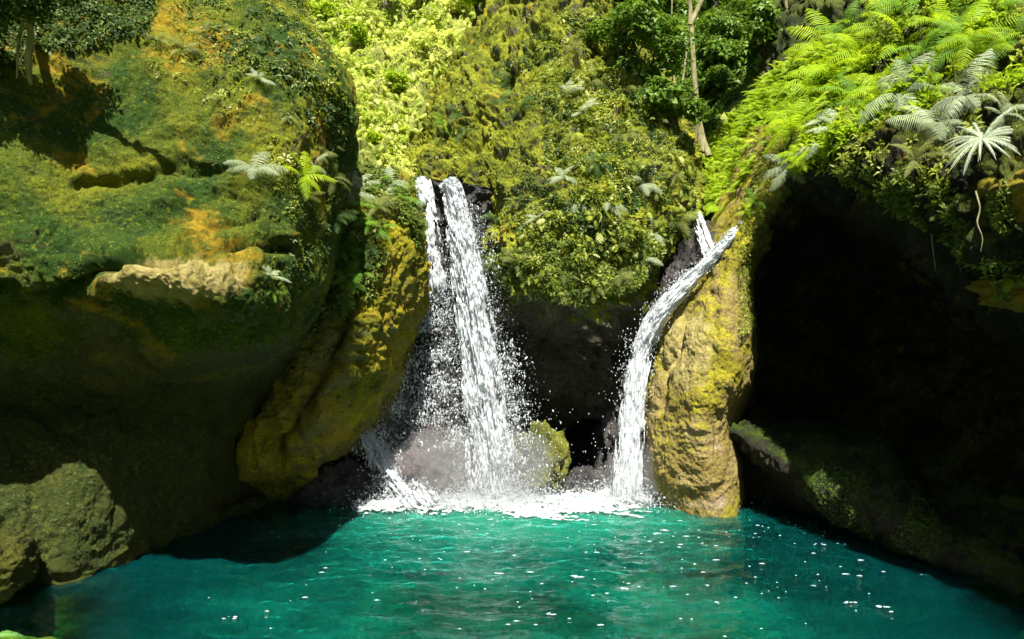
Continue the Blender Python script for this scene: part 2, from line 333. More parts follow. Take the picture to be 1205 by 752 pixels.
# ---- golden slab
Sl = [
 [(885,150,11.6),(918,146,10.3),(945,142,9.7),(970,145,9.3),(992,156,9.1),(1005,175,10)],
 [(870,196,11.4),(897,190,10.4),(920,184,9.85),(940,184,9.5),(955,193,9.4),(966,208,10.4)],
 [(846,244,11.3),(870,238,10.6),(886,232,10.1),(901,231,9.8),(913,240,9.9),(922,256,10.8)],
 [(828,302,11.0),(850,292,10.5),(864,287,10.05),(876,287,9.85),(884,294,10.1),(890,308,11.2)],
 [(800,350,10.8),(822,338,10.4),(843,330,10.0),(861,330,9.8),(873,338,10.2),(882,350,11.4)],
 [(776,400,10.8),(795,395,10.3),(822,390,9.8),(852,388,9.5),(877,392,9.9),(888,405,11.4)],
 [(764,450,10.8),(780,448,10.2),(812,445,9.7),(845,442,9.4),(873,448,9.8),(882,455,11.4)],
 [(759,500,10.8),(773,500,10.2),(803,500,9.75),(832,500,9.5),(855,495,9.9),(870,500,11.4)],
 [(760,550,10.8),(775,550,10.15),(805,550,9.7),(838,550,9.5),(862,550,9.9),(875,550,11.4)],
 [(768,592,10.8),(785,596,10.1),(812,602,9.75),(842,606,9.6),(865,600,9.9),(880,595,11.4)],
 [(775,700,10.8),(790,700,10.2),(815,700,9.9),(842,700,9.8),(865,700,10.1),(880,700,11.4)],
]
rock('golden_slab', Sl, 420, 170, M_slab, (.05, .022, .022, .010), 11, [([(835,320),(812,360),(800,400),(785,440),(778,480)], 6, .10), ([(838,310),(845,380),(835,450),(840,540)], 9, .05)], cat='rock slab',
     label='sunlit golden rock slab right of the right waterfall')
# ---- right overhang : lip, roof, cave
Rt = [
 [(940,-260,19),(1020,-260,16),(1120,-260,13),(1240,-260,10.5),(1450,-260,9),(2300,-260,5.5)],
 [(905,60,14.8),(990,-20,12.6),(1090,-60,10.8),(1210,-80,8.8),(1450,-100,7.2),(2300,-160,4.4)],
 [(890,170,12.2),(955,110,10.8),(1050,60,9.4),(1180,30,7.8),(1450,10,6.1),(2300,-20,3.6)],
 [(892,215,11.3),(945,165,10.0),(1035,130,8.4),(1170,120,6.9),(1450,110,5.3),(2300,80,3.0)],
 [(893,250,10.9),(942,190,9.5),(1030,180,7.6),(1160,210,6.4),(1450,260,4.8),(2300,300,2.6)],
 [(886,278,11.0),(948,203,9.5),(1035,215,7.6),(1155,290,6.5),(1450,440,4.9),(2300,620,2.7)],
 [(890,298,11.6),(956,225,10.0),(1045,245,8.4),(1170,330,7.3),(1450,480,5.5),(2300,700,3.2)],
 [(850,325,13.2),(965,290,12.8),(1060,300,11.6),(1190,380,9.6),(1450,520,6.6),(2300,760,4.0)],
 [(840,400,13.6),(970,390,13.4),(1070,400,12.2),(1200,450,10.2),(1450,560,7.2),(2300,800,4.4)],
 [(840,500,13.0),(970,500,12.4),(1070,520,11.0),(1190,560,9.3),(1450,640,7.0),(2300,900,4.6)],
 [(840,580,11.8),(970,590,10.6),(1070,610,9.4),(1180,640,8.0),(1450,760,6.6),(2300,1100,4.6)],
 [(840,760,11.8),(970,760,10.6),(1070,760,9.4),(1180,800,8.0),(1450,1000,6.6),(2300,1400,4.6)],
]
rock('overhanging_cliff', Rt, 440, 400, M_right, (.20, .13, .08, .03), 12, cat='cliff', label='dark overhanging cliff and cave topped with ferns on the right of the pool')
Lg = [
 [(850,490,12.9),(880,480,12.7),(930,490,12.3),(990,500,11.5),(1050,520,10.8),(1100,600,9.6),(1180,680,8.0),(1300,720,7.5)],
 [(850,500,10.4),(878,508,10.1),(925,530,9.6),(985,550,8.9),(1040,572,8.4),(1082,608,8.0),(1180,665,7.2),(1300,710,6.4)],
 [(852,506,10.2),(876,520,9.85),(920,548,9.4),(975,582,8.6),(1030,610,8.0),(1070,634,7.75),(1180,678,7.0),(1300,730,6.2)],
 [(860,520,11.0),(880,535,10.8),(915,562,10.3),(965,596,9.5),(1020,628,8.7),(1060,644,8.1),(1180,688,7.1),(1300,745,6.2)],
 [(868,600,11.2),(885,610,10.8),(915,618,10.4),(965,630,9.7),(1020,645,8.9),(1060,658,8.2),(1180,702,7.0),(1300,770,6.0)],
 [(868,800,10.6),(885,800,10.3),(915,800,9.9),(965,800,9.2),(1025,820,8.5),(1070,840,8.0),(1180,900,7.0),(1300,980,6.0)],
]
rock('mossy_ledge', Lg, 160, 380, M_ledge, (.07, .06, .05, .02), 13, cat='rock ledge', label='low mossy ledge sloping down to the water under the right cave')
# ochre mossy outcrop at right frame edge
blob_rock('ochre_outcrop', P(1262, 236, 6.0), (.55, 1.0, .42), rock_mat('ochre_moss', (.3, .2, .05), (.4, .3, .08), (.22, .2, .02), (.42, .36, .03), (.5, .32, .02), .7, .6, (.05, .04, .015), .5), 21, 'ochre mossy outcrop beside the white fern at the right edge', cat='rock')
blob_rock('mossy_outcrop', P(1300, 334, 5.95), (.52, .9, .22), bpy.data.materials['ochre_moss'], 22, 'lower ochre mossy outcrop under the dangling root at the right edge', cat='rock', rot=.3)
# ---- hillside (structure)
Hs = [
 [(-900,330,12.5),(200,330,12.5),(360,320,12.5),(450,255,12.2),(520,235,11.9),(620,280,14.2),(740,300,14.5),(840,290,13.4),(960,280,13),(1200,280,12.5),(2200,300,10)],
 [(-900,200,14),(200,210,13),(370,200,12.7),(450,190,12.7),(515,205,12.3),(620,200,14.8),(740,200,15.2),(830,238,12.6),(900,215,12.2),(1200,200,13),(2200,200,11)],
 [(-900,60,17),(200,100,15),(360,120,13.9),(450,110,14.2),(530,120,14.4),(640,110,16.5),(740,110,18),(860,190,14.0),(940,120,12.8),(1200,60,13.4),(2200,60,12)],
 [(-900,-60,20),(200,0,17),(350,40,15.4),(450,30,16),(560,10,16.5),(660,0,18.5),(760,60,20),(880,80,18.5),(960,20,15.5),(1200,-60,15),(2200,-60,13)],
 [(-900,-300,26),(200,-200,22),(350,-160,20),(450,-160,21),(560,-180,22),(660,-200,23),(760,-160,24),(900,-180,23),(980,-220,20),(1200,-300,19),(2200,-300,16)],
 [(-900,-900,40),(200,-700,36),(350,-650,36),(450,-650,36),(560,-700,36),(660,-700,36),(760,-700,36),(900,-700,36),(980,-700,36),(1200,-800,30),(2200,-800,26)],
]
Gw = [[(-7.5,13,-3),(-9.5,4,-3),(-9,-4,-3),(-5,-9,-3),(2,-10,-3),(8,-7,-3),(9,0,-3),(9.5,7,-3),(9.5,13,-3)],
 [(-8,14,1.5),(-10,4,1.5),(-9.5,-4,1.2),(-5,-9.5,1),(2,-10.5,1),(8.5,-7.5,1.2),(9.5,0,1.5),(10,7,1.5),(10,14,1.5)],
 [(-9.5,15,6),(-11,4,6),(-11,-5,5),(-6,-12,4.5),(2,-13,4.5),(10,-9,5),(11,0,6),(11.5,7,6),(11,15,6)],
 [(-13,18,14),(-15,4,14),(-14,-8,12),(-8,-20,11),(2,-22,11),(12,-16,12),(14,0,14),(15,7,14),(14,18,14)],
 [(-30,30,24),(-40,4,24),(-38,-30,20),(-16,-50,18),(2,-55,18),(30,-50,20),(40,0,24),(42,7,24),(34,30,24)]]
rock('unseen_gorge_wall', Gw, 120, 260, M_wood_soil, (.5, .2, .1, .0), 15, kind='structure', world=True)  # unseen gorge walls round the camera, added to cut sky fill
rock('hillside', Hs, 240, 420, M_hill, (.35, .18, .09, .03), 14, kind='structure')

# ------------------------------------------------------------------ ray picking of spots on the rocks
allV, allF, off, owner = [], [], 0, []
for k, lst in ROCKS.items():
    for (o, V, Fq) in lst:
        allV.append(V); allF.append(Fq+off); off += len(V); owner += [k]*len(Fq)
BV = BVHTree.FromPolygons(np.concatenate(allV).tolist(), np.concatenate(allF).tolist())
EYE = Vector((0, 0, CAM_Z))
def spot(px, py):
    d = (Vector(P(px, py, 1))-EYE).normalized(); h = BV.ray_cast(EYE, d)
    if h[0] is None: return None, None, None
    n = h[1] if h[1].dot(d) < 0 else -h[1]
    return h[0], n, owner[h[2]]

# ------------------------------------------------------------------ foliage generators
def nrm(a): return a/(np.linalg.norm(a, axis=-1, keepdims=True)+1e-9)
def leaf_tpl(n=6, spread=.9, seed=0, w=.28, droop=.35):
    """sprig of n leaf blades, each 4 quads-free tris: returns V,F,leaf index"""
    r = np.random.default_rng(seed); V, Fc = [], []
    for i in range(n):
        a = 2*math.pi*i/n+r.uniform(-.4, .4); e = r.uniform(.15, 1.0)*spread; ln = r.uniform(.65, 1.1)
        d = np.array([math.cos(a)*math.cos(e), math.sin(a)*math.cos(e), math.sin(e)]); s = np.array([-math.sin(a), math.cos(a), 0])
        up = np.cross(s, d)*-1
        b = d*.18; q = len(V)
        V += [b, b+d*ln*.4+s*w*ln*.5+np.array([0, 0, .05]), b+d*ln*.45-np.array([0, 0, .03]), b+d*ln*.4-s*w*ln*.5+np.array([0, 0, .05]), b+d*ln-np.array([0, 0, droop*ln])]
        Fc += [[q, q+1, q+2], [q, q+2, q+3], [q+1, q+4, q+2], [q+2, q+4, q+3]]
    return np.array(V), np.array(Fc)
def frond_pts(n, rise=.9, fall=-.6, ln=1.0):
    """points along an arching midrib in the xz plane"""
    x = z = 0; pts = []
    for i in range(n+1):
        t = i/n; pts.append((x, z)); a = rise+(fall-rise)*t**.9; x += math.cos(a)*ln/n; z += math.sin(a)*ln/n
    return pts
def frond_tpl(pairs=14, rise=.9, fall=-.6, width=.26, seed=0, pin=.7, droop=.25, sub=0):
    r = np.random.default_rng(seed); pts = frond_pts(pairs+2, rise, fall); V, Fc = [], []
    # midrib: thin three sided strip
    for i, (x, z) in enumerate(pts):
        wd = .008*(1-i/(pairs+3)); V += [(x, wd, z), (x, 0, z-wd*1.5), (x, -wd, z)]
    for i in range(len(pts)-1):
        a = i*3; Fc += [[a, a+3, a+1], [a+1, a+3, a+4], [a+1, a+4, a+2], [a+2, a+4, a+5], [a, a+2, a+3], [a+2, a+5, a+3]]
    for i in range(2, pairs+2):
        t = (i-1)/(pairs+1); x, z = pts[i]; x2, z2 = pts[i+1]; tx, tz = x2-x, z2-z; tl = math.hypot(tx, tz); tx /= tl; tz /= tl
        ln = width*(math.sin(math.pi*min(1, t*.88+.14))**.7)*r.uniform(.85, 1.1)
        hw = pin*.5/(pairs+2)*1.5
        for sg in (1, -1):
            dr = np.array([tx*.32, sg*.95, tz*.32-droop*r.uniform(.4, 1.3)]); dr /= np.linalg.norm(dr)
            al = np.array([tx, 0, tz]); b = np.array([x, 0, z]); q = len(V)
            if not sub:
                V += [b-al*hw*.5, b+al*hw*.5, b+dr*ln*.55+al*hw*.8, b+dr*ln*.5-al*hw*.35, b+dr*ln+al*hw*.4-np.array([0, 0, ln*droop*.5])]
                Fc += [[q, q+1, q+2], [q, q+2, q+3], [q+3, q+2, q+4]]
            else:
                for k in range(sub):
                    u = (k+.4)/sub; c = b+dr*ln*u-np.array([0, 0, ln*droop*.5*u*u]); w2 = hw*1.25*(1-u*.75); st = ln/sub
                    for s2 in (1, -1):
                        q = len(V); V += [c, c+dr*st*.9, c+al*s2*w2+dr*st*.75]; Fc += [[q, q+1, q+2]]
    return np.array(V, float), np.array(Fc)
def clump_tpl(n=8, seed=0, **kw):
    r = np.random.default_rng(seed); VV, FF, q = [], [], 0
    for i in range(n):
        v, f = frond_tpl(seed=seed*31+i, rise=r.uniform(.5, 1.35), fall=r.uniform(-1.1, -.1), **kw)
        v = v*r.uniform(.6, 1.1); a = 2*math.pi*i/n+r.uniform(-.35, .35); c, s = math.cos(a), math.sin(a)
        v = np.stack([v[:, 0]*c-v[:, 1]*s, v[:, 0]*s+v[:, 1]*c, v[:, 2]], 1); VV.append(v); FF.append(f+q); q += len(v)
    return np.concatenate(VV), np.concatenate(FF)
def stamp(tpls, Pt, Up, size, spin=None, face=None):
    """stamp templates at points; Up = local z; returns V,F,rnd"""
    n = len(Pt); pick = RNG.integers(0, len(tpls), n); VV, FF, AA, q = [], [], [], 0
    a = RNG.normal(size=(n, 3)); u = nrm(Up); x = nrm(np.cross(u, a)) if face is None else nrm(face-u*(face*u).sum(1, keepdims=True)); y = np.cross(u, x)
    rnd = RNG.random(n)
    for k, (tv, tf) in enumerate(tpls):
        i = np.nonzero(pick == k)[0]
        if not len(i): continue
        M = np.stack([x[i], y[i], u[i]], 1)           # rows are the axes
        v = np.einsum('tv,nvx->ntx', tv, M)*size[i][:, None, None]+Pt[i][:, None]
        f = tf[None]+(np.arange(len(i))*len(tv))[:, None, None]+q
        VV.append(v.reshape(-1, 3)); FF.append(f.reshape(-1, 3))
        AA.append(np.clip(np.repeat(rnd[i], len(tf))+RNG.normal(size=len(i)*len(tf))*.12, 0, 1)); q += len(i)*len(tv)
    return np.concatenate(VV), np.concatenate(FF), np.concatenate(AA)
def inpoly(px, py, poly):
    ins = np.zeros(len(px), bool); n = len(poly)
    for i in range(n):
        x0, y0 = poly[i]; x1, y1 = poly[(i+1) % n]
        c = ((y0 > py) != (y1 > py)) & (px < (x1-x0)*(py-y0)/(y1-y0+1e-9)+x0); ins ^= c
    return ins
def sample(name, n, poly=None, nz=None, mask=None, idx=0):
    """n random surface points of a rock, area weighted"""
    o, V, Fq = ROCKS[name][idx]; a, b, c, d = (V[Fq[:, k]] for k in range(4))
    cr_ = np.cross(c-a, d-b); ar = np.linalg.norm(cr_, axis=1)/2; N = cr_/(2*ar[:, None]+1e-12); cen = (a+b+c+d)/4
    toc = cen-np.array([0, 0, CAM_Z]); N = np.where(((N*toc).sum(1) > 0)[:, None], -N, N)
    wgt = ar.copy()
    if poly is not None:
        px, py = proj(cen); wgt *= inpoly(px, py, poly)
    if nz is not None: wgt *= N[:, 2] > nz
    if mask is not None: wgt *= mask(cen, N)
    if wgt.sum() <= 0: return np.zeros((0, 3)), np.zeros((0, 3))
    i = RNG.choice(len(Fq), n, p=wgt/wgt.sum()); u, v = RNG.random((2, n, 1))
    p = (a[i]*(1-u)+b[i]*u)*(1-v)+(d[i]*(1-u)+c[i]*u)*v
    return p, N[i]
Z = np.array([0, 0, 1.0])
def cover(name, rockn, n, size, tpls, mat, poly=None, a=.8, b=.5, nz=None, mask=None, idx=0, jit=.35, flow=None, patch=1.7, bmp=.14):
    p, N = sample(rockn, n, poly, nz, mask, idx)
    up = nrm(N*a+Z*b+RNG.normal(size=N.shape)*jit)
    face = None
    if flow is not None: face = nrm(np.array(flow)+RNG.normal(size=N.shape)*.35)
    V, Fc, A = stamp(tpls, p, up, size*RNG.uniform(.5, 1.3, n)*(1+.35*fbm(p*.9, 2)), face=face)
    o = link(name, npmesh(name, V, Fc, mat, False, A)); return o

SPR = [leaf_tpl(6, .9, s, .34) for s in range(4)]
BROAD = [leaf_tpl(5, .8, 20+s, .5, .45) for s in range(4)]
MINI = [frond_tpl(6, r_, f_, .30, s, .9, .3) for s, (r_, f_) in enumerate(((.8, -.7), (1.1, -.4), (.5, -1.0)))]
GRASSY = [leaf_tpl(7, 1.2, 40+s, .12, .5) for s in range(3)]
G_dark = leaf_mat('leaf_dark_green', (.025, .055, .012), (.08, .14, .02), (.3, .36, .16), .3)
G_mid = leaf_mat('leaf_mid_green', (.06, .10, .015), (.20, .26, .035), (.42, .46, .2), .35)
G_olive = leaf_mat('leaf_olive', (.13, .17, .015), (.40, .46, .05), (.60, .62, .28), .35)
G_bright = leaf_mat('leaf_bright_green', (.17, .30, .008), (.36, .48, .015), (.5, .56, .05), .45)
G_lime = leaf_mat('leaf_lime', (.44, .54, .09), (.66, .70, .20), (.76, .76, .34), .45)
G_forest = leaf_mat('leaf_forest', (.05, .11, .012), (.18, .31, .025), (.28, .36, .12), .3, .4)

def gap(scale, th, seed=0): return lambda c, N: sstep(th-.08, th+.12, fbm(c*scale+seed, 3)+.5)
# --- centre pinnacle carpet
pin_right = [(640,30),(700,0),(760,80),(815,180),(818,250),(790,300),(745,350),(690,350),(600,345),(570,300),(600,230),(640,180),(620,110)]
o = cover('pinnacle_leaf_carpet', 'rock_pinnacle', 19000, .072, SPR+MINI, G_olive, pin_right, mask=gap(2.1, .46, 3)); tag(o, 'small olive leaves and ferns carpeting the pointed rock between the waterfalls', 'ground cover', kind='stuff')
o = cover('pinnacle_dark_leaf_carpet', 'rock_pinnacle', 6000, .085, SPR+MINI, G_dark, pin_right+[(570,90)], mask=gap(1.8, .52, 8)); tag(o, 'dark green leaves in the hollows of the pointed rock', 'ground cover', kind='stuff')
pin_left = [(440,180),(500,110),(570,50),(640,-20),(680,0),(650,100),(640,190),(590,240),(540,240),(490,220)]
o = cover('pinnacle_lime_leaves', 'rock_pinnacle', 1300, .06, SPR+MINI, G_olive, pin_left, mask=gap(1.6, .5, 5)); tag(o, 'lime green leaves on the sunny left face of the pointed rock', 'ground cover', kind='stuff')
o = cover('overhang_fringe', 'rock_pinnacle', 2600, .10, MINI+SPR, G_mid, [(560,300),(790,270),(780,300),(740,345),(690,362),(640,350),(590,340)], a=.9, b=-.2); tag(o, 'fringe of hanging leaves along the lower edge of the pointed rock', 'ground cover', kind='stuff')
# --- hillside
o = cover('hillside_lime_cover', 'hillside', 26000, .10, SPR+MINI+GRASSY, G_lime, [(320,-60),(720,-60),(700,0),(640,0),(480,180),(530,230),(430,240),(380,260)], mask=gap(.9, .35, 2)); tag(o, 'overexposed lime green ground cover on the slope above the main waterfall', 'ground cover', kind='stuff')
o = cover('hillside_green_cover', 'hillside', 2600, .14, SPR+MINI, G_bright, [(320,-60),(720,-60),(700,0),(640,0),(480,180),(420,200)], mask=gap(.7, .58, 12)); tag(o, 'brighter green plant patches on the slope above the main waterfall', 'ground cover', kind='stuff')
o = cover('forest_undergrowth', 'hillside', 15000, .22, BROAD+SPR, G_forest, [(690,-80),(1000,-80),(950,40),(880,95),(812,180),(790,230),(750,60)]); tag(o, 'dark leafy undergrowth on the wooded slope behind the right waterfall', 'undergrowth', kind='stuff')
# --- bright streaky slope
sl_poly = [(808,258),(815,205),(850,150),(900,100),(950,60),(1010,40),(1010,100),(945,145),(895,195),(862,240)]
LONG = [frond_tpl(12, .9, -.7, .17, 60+s, .9, .3) for s in range(3)]
for rn in ('hillside', 'overhanging_cliff'):
    o = cover('slope_fern_cover', rn, 9000 if rn == 'hillside' else 3000, .26, LONG, G_bright, sl_poly, a=.8, b=.6, flow=(-.9, -.4, -.2)); tag(o, 'bright green ferns sweeping down the %s' % ('gully slope above the right waterfall' if rn == 'hillside' else 'ridge above the cave'), 'ground cover', kind='stuff')
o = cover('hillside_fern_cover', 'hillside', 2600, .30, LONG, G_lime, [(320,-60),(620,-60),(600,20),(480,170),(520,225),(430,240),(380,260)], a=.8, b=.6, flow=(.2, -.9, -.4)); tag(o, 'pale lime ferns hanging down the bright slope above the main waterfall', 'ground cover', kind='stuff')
o = cover('pinnacle_fern_cover', 'rock_pinnacle', 1300, .17, LONG+MINI, G_olive, pin_right, a=.9, b=.3, mask=gap(1.3, .4, 31), flow=(0, -.7, -.9)); tag(o, 'drooping small fern fronds among the leaves of the pointed rock', 'ground cover', kind='stuff')
# --- left boulder
lb_top = [(60,0),(360,-20),(410,120),(410,200),(370,300),(330,350),(300,330),(310,240),(270,180),(190,130),(120,70)]
o = cover('boulder_leaf_cover', 'mossy_boulder', 2600, .055, SPR+MINI, G_olive, [(100,0),(360,-20),(410,120),(410,200),(370,300),(330,350),(310,330),(335,240),(300,160),(210,100),(120,60)], mask=gap(1.5, .5, 4)); tag(o, 'small olive plants scattered over the upper face of the big boulder', 'ground cover', kind='stuff')
o = cover('boulder_dark_leaf_cover', 'mossy_boulder', 3600, .07, SPR+MINI, G_dark, [(130,-10),(360,-20),(410,120),(410,260),(370,330),(330,330),(345,220),(330,120),(250,90)], mask=gap(1.7, .52, 24)); tag(o, 'dark leaves along the right edge of the big boulder', 'ground cover', kind='stuff')
o = cover('boulder_moss_tufts', 'mossy_boulder', 5000, .014, SPR, G_mid, [(0,60),(260,60),(340,200),(345,390),(200,400),(0,460)], mask=gap(1.2, .42, 6)); tag(o, 'tiny moss tufts over the face of the big boulder', 'moss', kind='stuff')
o = cover('boulder_brow_leaves', 'mossy_boulder', 1500, .085, SPR+MINI, G_dark, [(-20,-10),(185,-10),(175,40),(120,52),(60,60),(-20,95)]); tag(o, 'dark leaves hanging over the brow of the big boulder at the top left', 'ground cover', kind='stuff')
o = cover('boulder_foot_tufts', 'mossy_boulder', 6000, .015, SPR+MINI, G_dark, [(-20,500),(200,500),(240,600),(150,660),(60,700),(-20,710)], mask=gap(2.0, .4, 41)); tag(o, 'dark moss tufts on the foot of the big boulder at the waterline', 'moss', kind='stuff')
# --- buttress top
o = cover('buttress_leaf_cover', 'mossy_buttress', 3000, .10, SPR+MINI+BROAD, G_mid, [(370,180),(500,180),(495,280),(450,310),(420,400),(385,420),(370,380),(380,300)], mask=gap(1.3, .38, 6)); tag(o, 'green leaves covering the top of the mossy buttress', 'ground cover', kind='stuff')
# --- right cliff
rc = [(930,170),(1000,60),(1060,-40),(1210,-60),(1260,100),(1260,260),(1200,330),(1130,280),(1090,215),(1030,205),(950,200)]
o = cover('cliff_top_cover', 'overhanging_cliff', 6500, .12, SPR+MINI+LONG[:1], G_bright, [(935,185),(950,150),(1000,60),(1060,-60),(1260,-60),(1260,90),(1100,120),(1020,160),(940,200)], mask=gap(1.2, .3, 3)); tag(o, 'bright green plants covering the top of the right cliff', 'ground cover', kind='stuff')
o = cover('cliff_face_cover', 'overhanging_cliff', 3600, .07, SPR+MINI, G_olive, rc, mask=gap(1.7, .48, 13)); tag(o, 'small olive plants on the overhanging lip of the right cliff', 'ground cover', kind='stuff')
o = cover('cliff_lip_fringe', 'overhanging_cliff', 2600, .085, SPR+MINI, G_mid, [(985,195),(1040,200),(1110,215),(1260,220),(1260,345),(1180,345),(1120,290),(1060,245),(1000,225)], mask=gap(2.2, .42, 17), a=.9, b=-.1); tag(o, 'leaves fringing the ragged cliff lip below the pale ferns', 'ground cover', kind='stuff')
o = cover('ledge_moss_tufts', 'mossy_ledge', 5000, .022, SPR+MINI, G_forest, [(950,540),(1100,570),(1110,660),(1000,640),(940,580)], mask=gap(1.6, .45, 13)); tag(o, 'green moss tufts on the low ledge under the right cave', 'moss', kind='stuff')
o = cover('slab_edge_tufts', 'golden_slab', 4200, .05, SPR+MINI, G_olive, [(868,290),(880,220),(900,170),(1000,140),(1000,200),(930,240),(905,300),(893,380),(868,400)], mask=None); tag(o, 'small olive tufts along the right rim of the golden slab', 'moss', kind='stuff')

# ------------------------------------------------------------------ individual ferns
FERNMAT = dict(
 silver=leaf_mat('fern_silver', (.28, .34, .20), (.42, .48, .32), None, .3, obj=True),
 white=leaf_mat('fern_white', (.50, .58, .42), (.62, .68, .52), None, .3, obj=True),
 green=leaf_mat('fern_green', (.10, .22, .02), (.2, .36, .03), None, .4, obj=True),
 lime=leaf_mat('fern_lime', (.25, .40, .01), (.42, .54, .015), None, .45, obj=True),
 olive=leaf_mat('fern_olive', (.10, .12, .03), (.24, .27, .07), None, .35, obj=True),
 dark=leaf_mat('fern_dark', (.03, .07, .015), (.08, .15, .03), None, .3, obj=True))
FR_ME = {}
def frond_meshes(kind, mat):
    if (kind, mat) in FR_ME: return FR_ME[(kind, mat)]
    spec = dict(fern=dict(pairs=22, width=.24, pin=.62, droop=.35), narrow=dict(pairs=16, width=.13, pin=.8, droop=.3), wide=dict(pairs=26, width=.30, pin=.55, droop=.45), star=dict(pairs=30, width=.065, pin=.6, droop=.6))[kind]
    out = []
    for s, (ri, fa) in enumerate(((1.1, -.7), (.8, -.9), (.5, -.6), (1.3, -.3), (.3, -1.2))):
        if kind == 'star': ri, fa = ri*.5, fa*.9-.3
        v, f = frond_tpl(seed=100+s, rise=ri, fall=fa, **spec); out.append(npmesh('frond', v, f, FERNMAT[mat], False))
    FR_ME[(kind, mat)] = out; return out
def fern(px, py, size_px, kind, mat, label, group=None, n=9, name='fern', lift=.6, facecam=.3, pt=None):
    if pt is None:
        h, nn, own = spot(px, py)
        if h is None: return
    else: h, nn = Vector(pt), Vector((0, -.5, .8)).normalized()
    size = size_px/F*h.y
    if kind == 'star': h = h+(EYE-h).normalized()*.22+Vector((0, 0, .06))
    up = (nn*(1-lift)+Vector((0, 0, 1))*lift+Vector((0, -facecam, 0))).normalized()
    o = link(name, None); o.location = h+nn*(.03 if size_px > 40 else -.01); o.rotation_euler = (Matrix.Rotation(random.uniform(0, 6.28), 4, up) @ up.to_track_quat('Z', 'Y').to_matrix().to_4x4()).to_euler()
    tag(o, label, 'fern', group)
    ms = frond_meshes(kind, mat)
    for i in range(n):
        f = link('frond', random.choice(ms), o); a = 2*math.pi*i/n+random.uniform(-.3, .3)
        f.rotation_euler = (random.uniform(-.25, .25), random.uniform(-.3, .2), a); s = size*random.uniform(.7, 1.15); f.scale = (s, s, s)
    return o
single = [
 (298,205,46,'wide','silver','pale silvery fern arching over the middle of the big boulder face',7),
 (352,210,44,'fern','lime','bright green fern on the boulder edge right of the silvery fern',8),
 (318,325,26,'fern','silver','small pale fern at the right end of the sunlit ledge',7),
 (322,345,22,'fern','green','small green fern hanging just below the pale one near the ledge end',6),
 (410,385,34,'fern','olive','lowest fern on the golden face of the leaning buttress',8),
 (1064,108,62,'wide','silver','silver green fern at the top left of the pale ferns on the right cliff',9),
 (1140,112,60,'wide','silver','broad silver fern above the white starry fern',9),
 (1095,158,66,'wide','silver','pale fern reaching left on the dark cliff lip',8),
 (1158,172,54,'star','white','white starry fern with narrow drooping leaves on the right cliff lip',34),
 (1180,135,38,'fern','silver','small pale fern between the broad silver fern and the right frame edge',7),
 (1075,190,42,'narrow','olive','thin fern with drooping leaves lowest on the cave lip',6),
 (1190,325,30,'fern','lime','small lime fern on the lower ochre outcrop at the right edge',6),
 (1000,150,40,'fern','olive','olive fern hanging at the left end of the cave lip',7),
 (880,175,24,'narrow','lime','small upright lime fern standing out in the green gully slope',5),
 (215,60,26,'fern','olive','small fern near the top of the big boulder under the ochre cap',7),
 (260,120,24,'fern','olive','small fern on the ochre patch of the big boulder',7),
]
for a in single: fern(*a[:5], a[5], n=a[6])
def cluster(pts, kind, mats, label, group, size, n=8, jit=6, **k):
    for (x, y) in pts: fern(x+random.uniform(-jit, jit), y+random.uniform(-jit, jit), size*random.uniform(.75, 1.25), kind, random.choice(mats), label, group, n, **k)
cluster([(395,205),(415,215),(432,208),(448,220),(462,212),(475,225),(405,232),(425,238),(445,242),(465,240),(480,232)], 'fern', ['silver','olive','green'], 'arching fern in the crowd of ferns on top of the leaning buttress', 'ferns crowding the top of the leaning buttress', 34)
cluster([(395,262),(412,270),(430,262),(448,268),(400,295),(418,300),(436,292),(408,325),(425,322)], 'fern', ['green','dark'], 'leafy green fern hanging on the shaded side of the leaning buttress', 'green ferns hanging on the side of the leaning buttress', 32)
cluster([(x, y) for x, y in [(960,120),(985,95),(1010,70),(975,60),(1040,40),(1060,65),(1000,30),(1030,10),(1070,15),(1100,35),(1120,10),(1150,35),(1095,60),(1135,60),(1000,125),(1030,105),(1170,10),(1160,60),(940,150),(1190,40)]], 'fern', ['lime','lime','green'], 'bright lime fern in the sunny bed on top of the right cliff', 'lime ferns on top of the right cliff', 58, 9, 8)
cluster([(935,165),(930,185),(940,190),(955,175),(970,165),(935,200),(945,150),(985,150),(1015,145),(965,140)], 'fern', ['lime','green','silver'], 'fern spilling over the ridge between the green gully and the cave', 'ferns along the ridge left of the cave', 34)
cluster([(816,250),(826,254),(836,252),(848,252),(880,246),(890,238)], 'fern', ['lime','green'], 'fern overhanging the top of the right waterfall', 'ferns overhanging the top of the right waterfall', 24, 8, 3)
cluster([(x, y) for x, y in [(590,265),(612,300),(640,318),(670,330),(700,335),(725,320),(752,300),(775,280),(795,258),(605,235),(640,250),(680,240),(720,250),(760,225),(790,200),(660,200),(700,190),(740,170),(770,150),(690,140),(730,110),(700,90),(660,120),(680,60)]], 'fern', ['olive','olive','silver','dark'], 'small fern among the leaf carpet of the pointed rock', 'small ferns on the pointed rock', 26, 7, 10)
cluster([(600,100),(612,125),(585,120),(540,140),(520,150),(550,160)], 'fern', ['dark','green'], 'dark fern in the hollow on the sunny side of the pointed rock', 'dark ferns in the hollow of the pointed rock', 28, 7, 5)
cluster([(150,30),(180,42),(235,35),(290,50),(340,60),(365,90),(382,130),(385,165),(345,130),(300,95),(370,200),(362,235),(378,185)], 'fern', ['olive','silver','dark'], 'small fern along the shaggy crown of the big boulder', 'small ferns along the crown of the big boulder', 22, 7, 6)

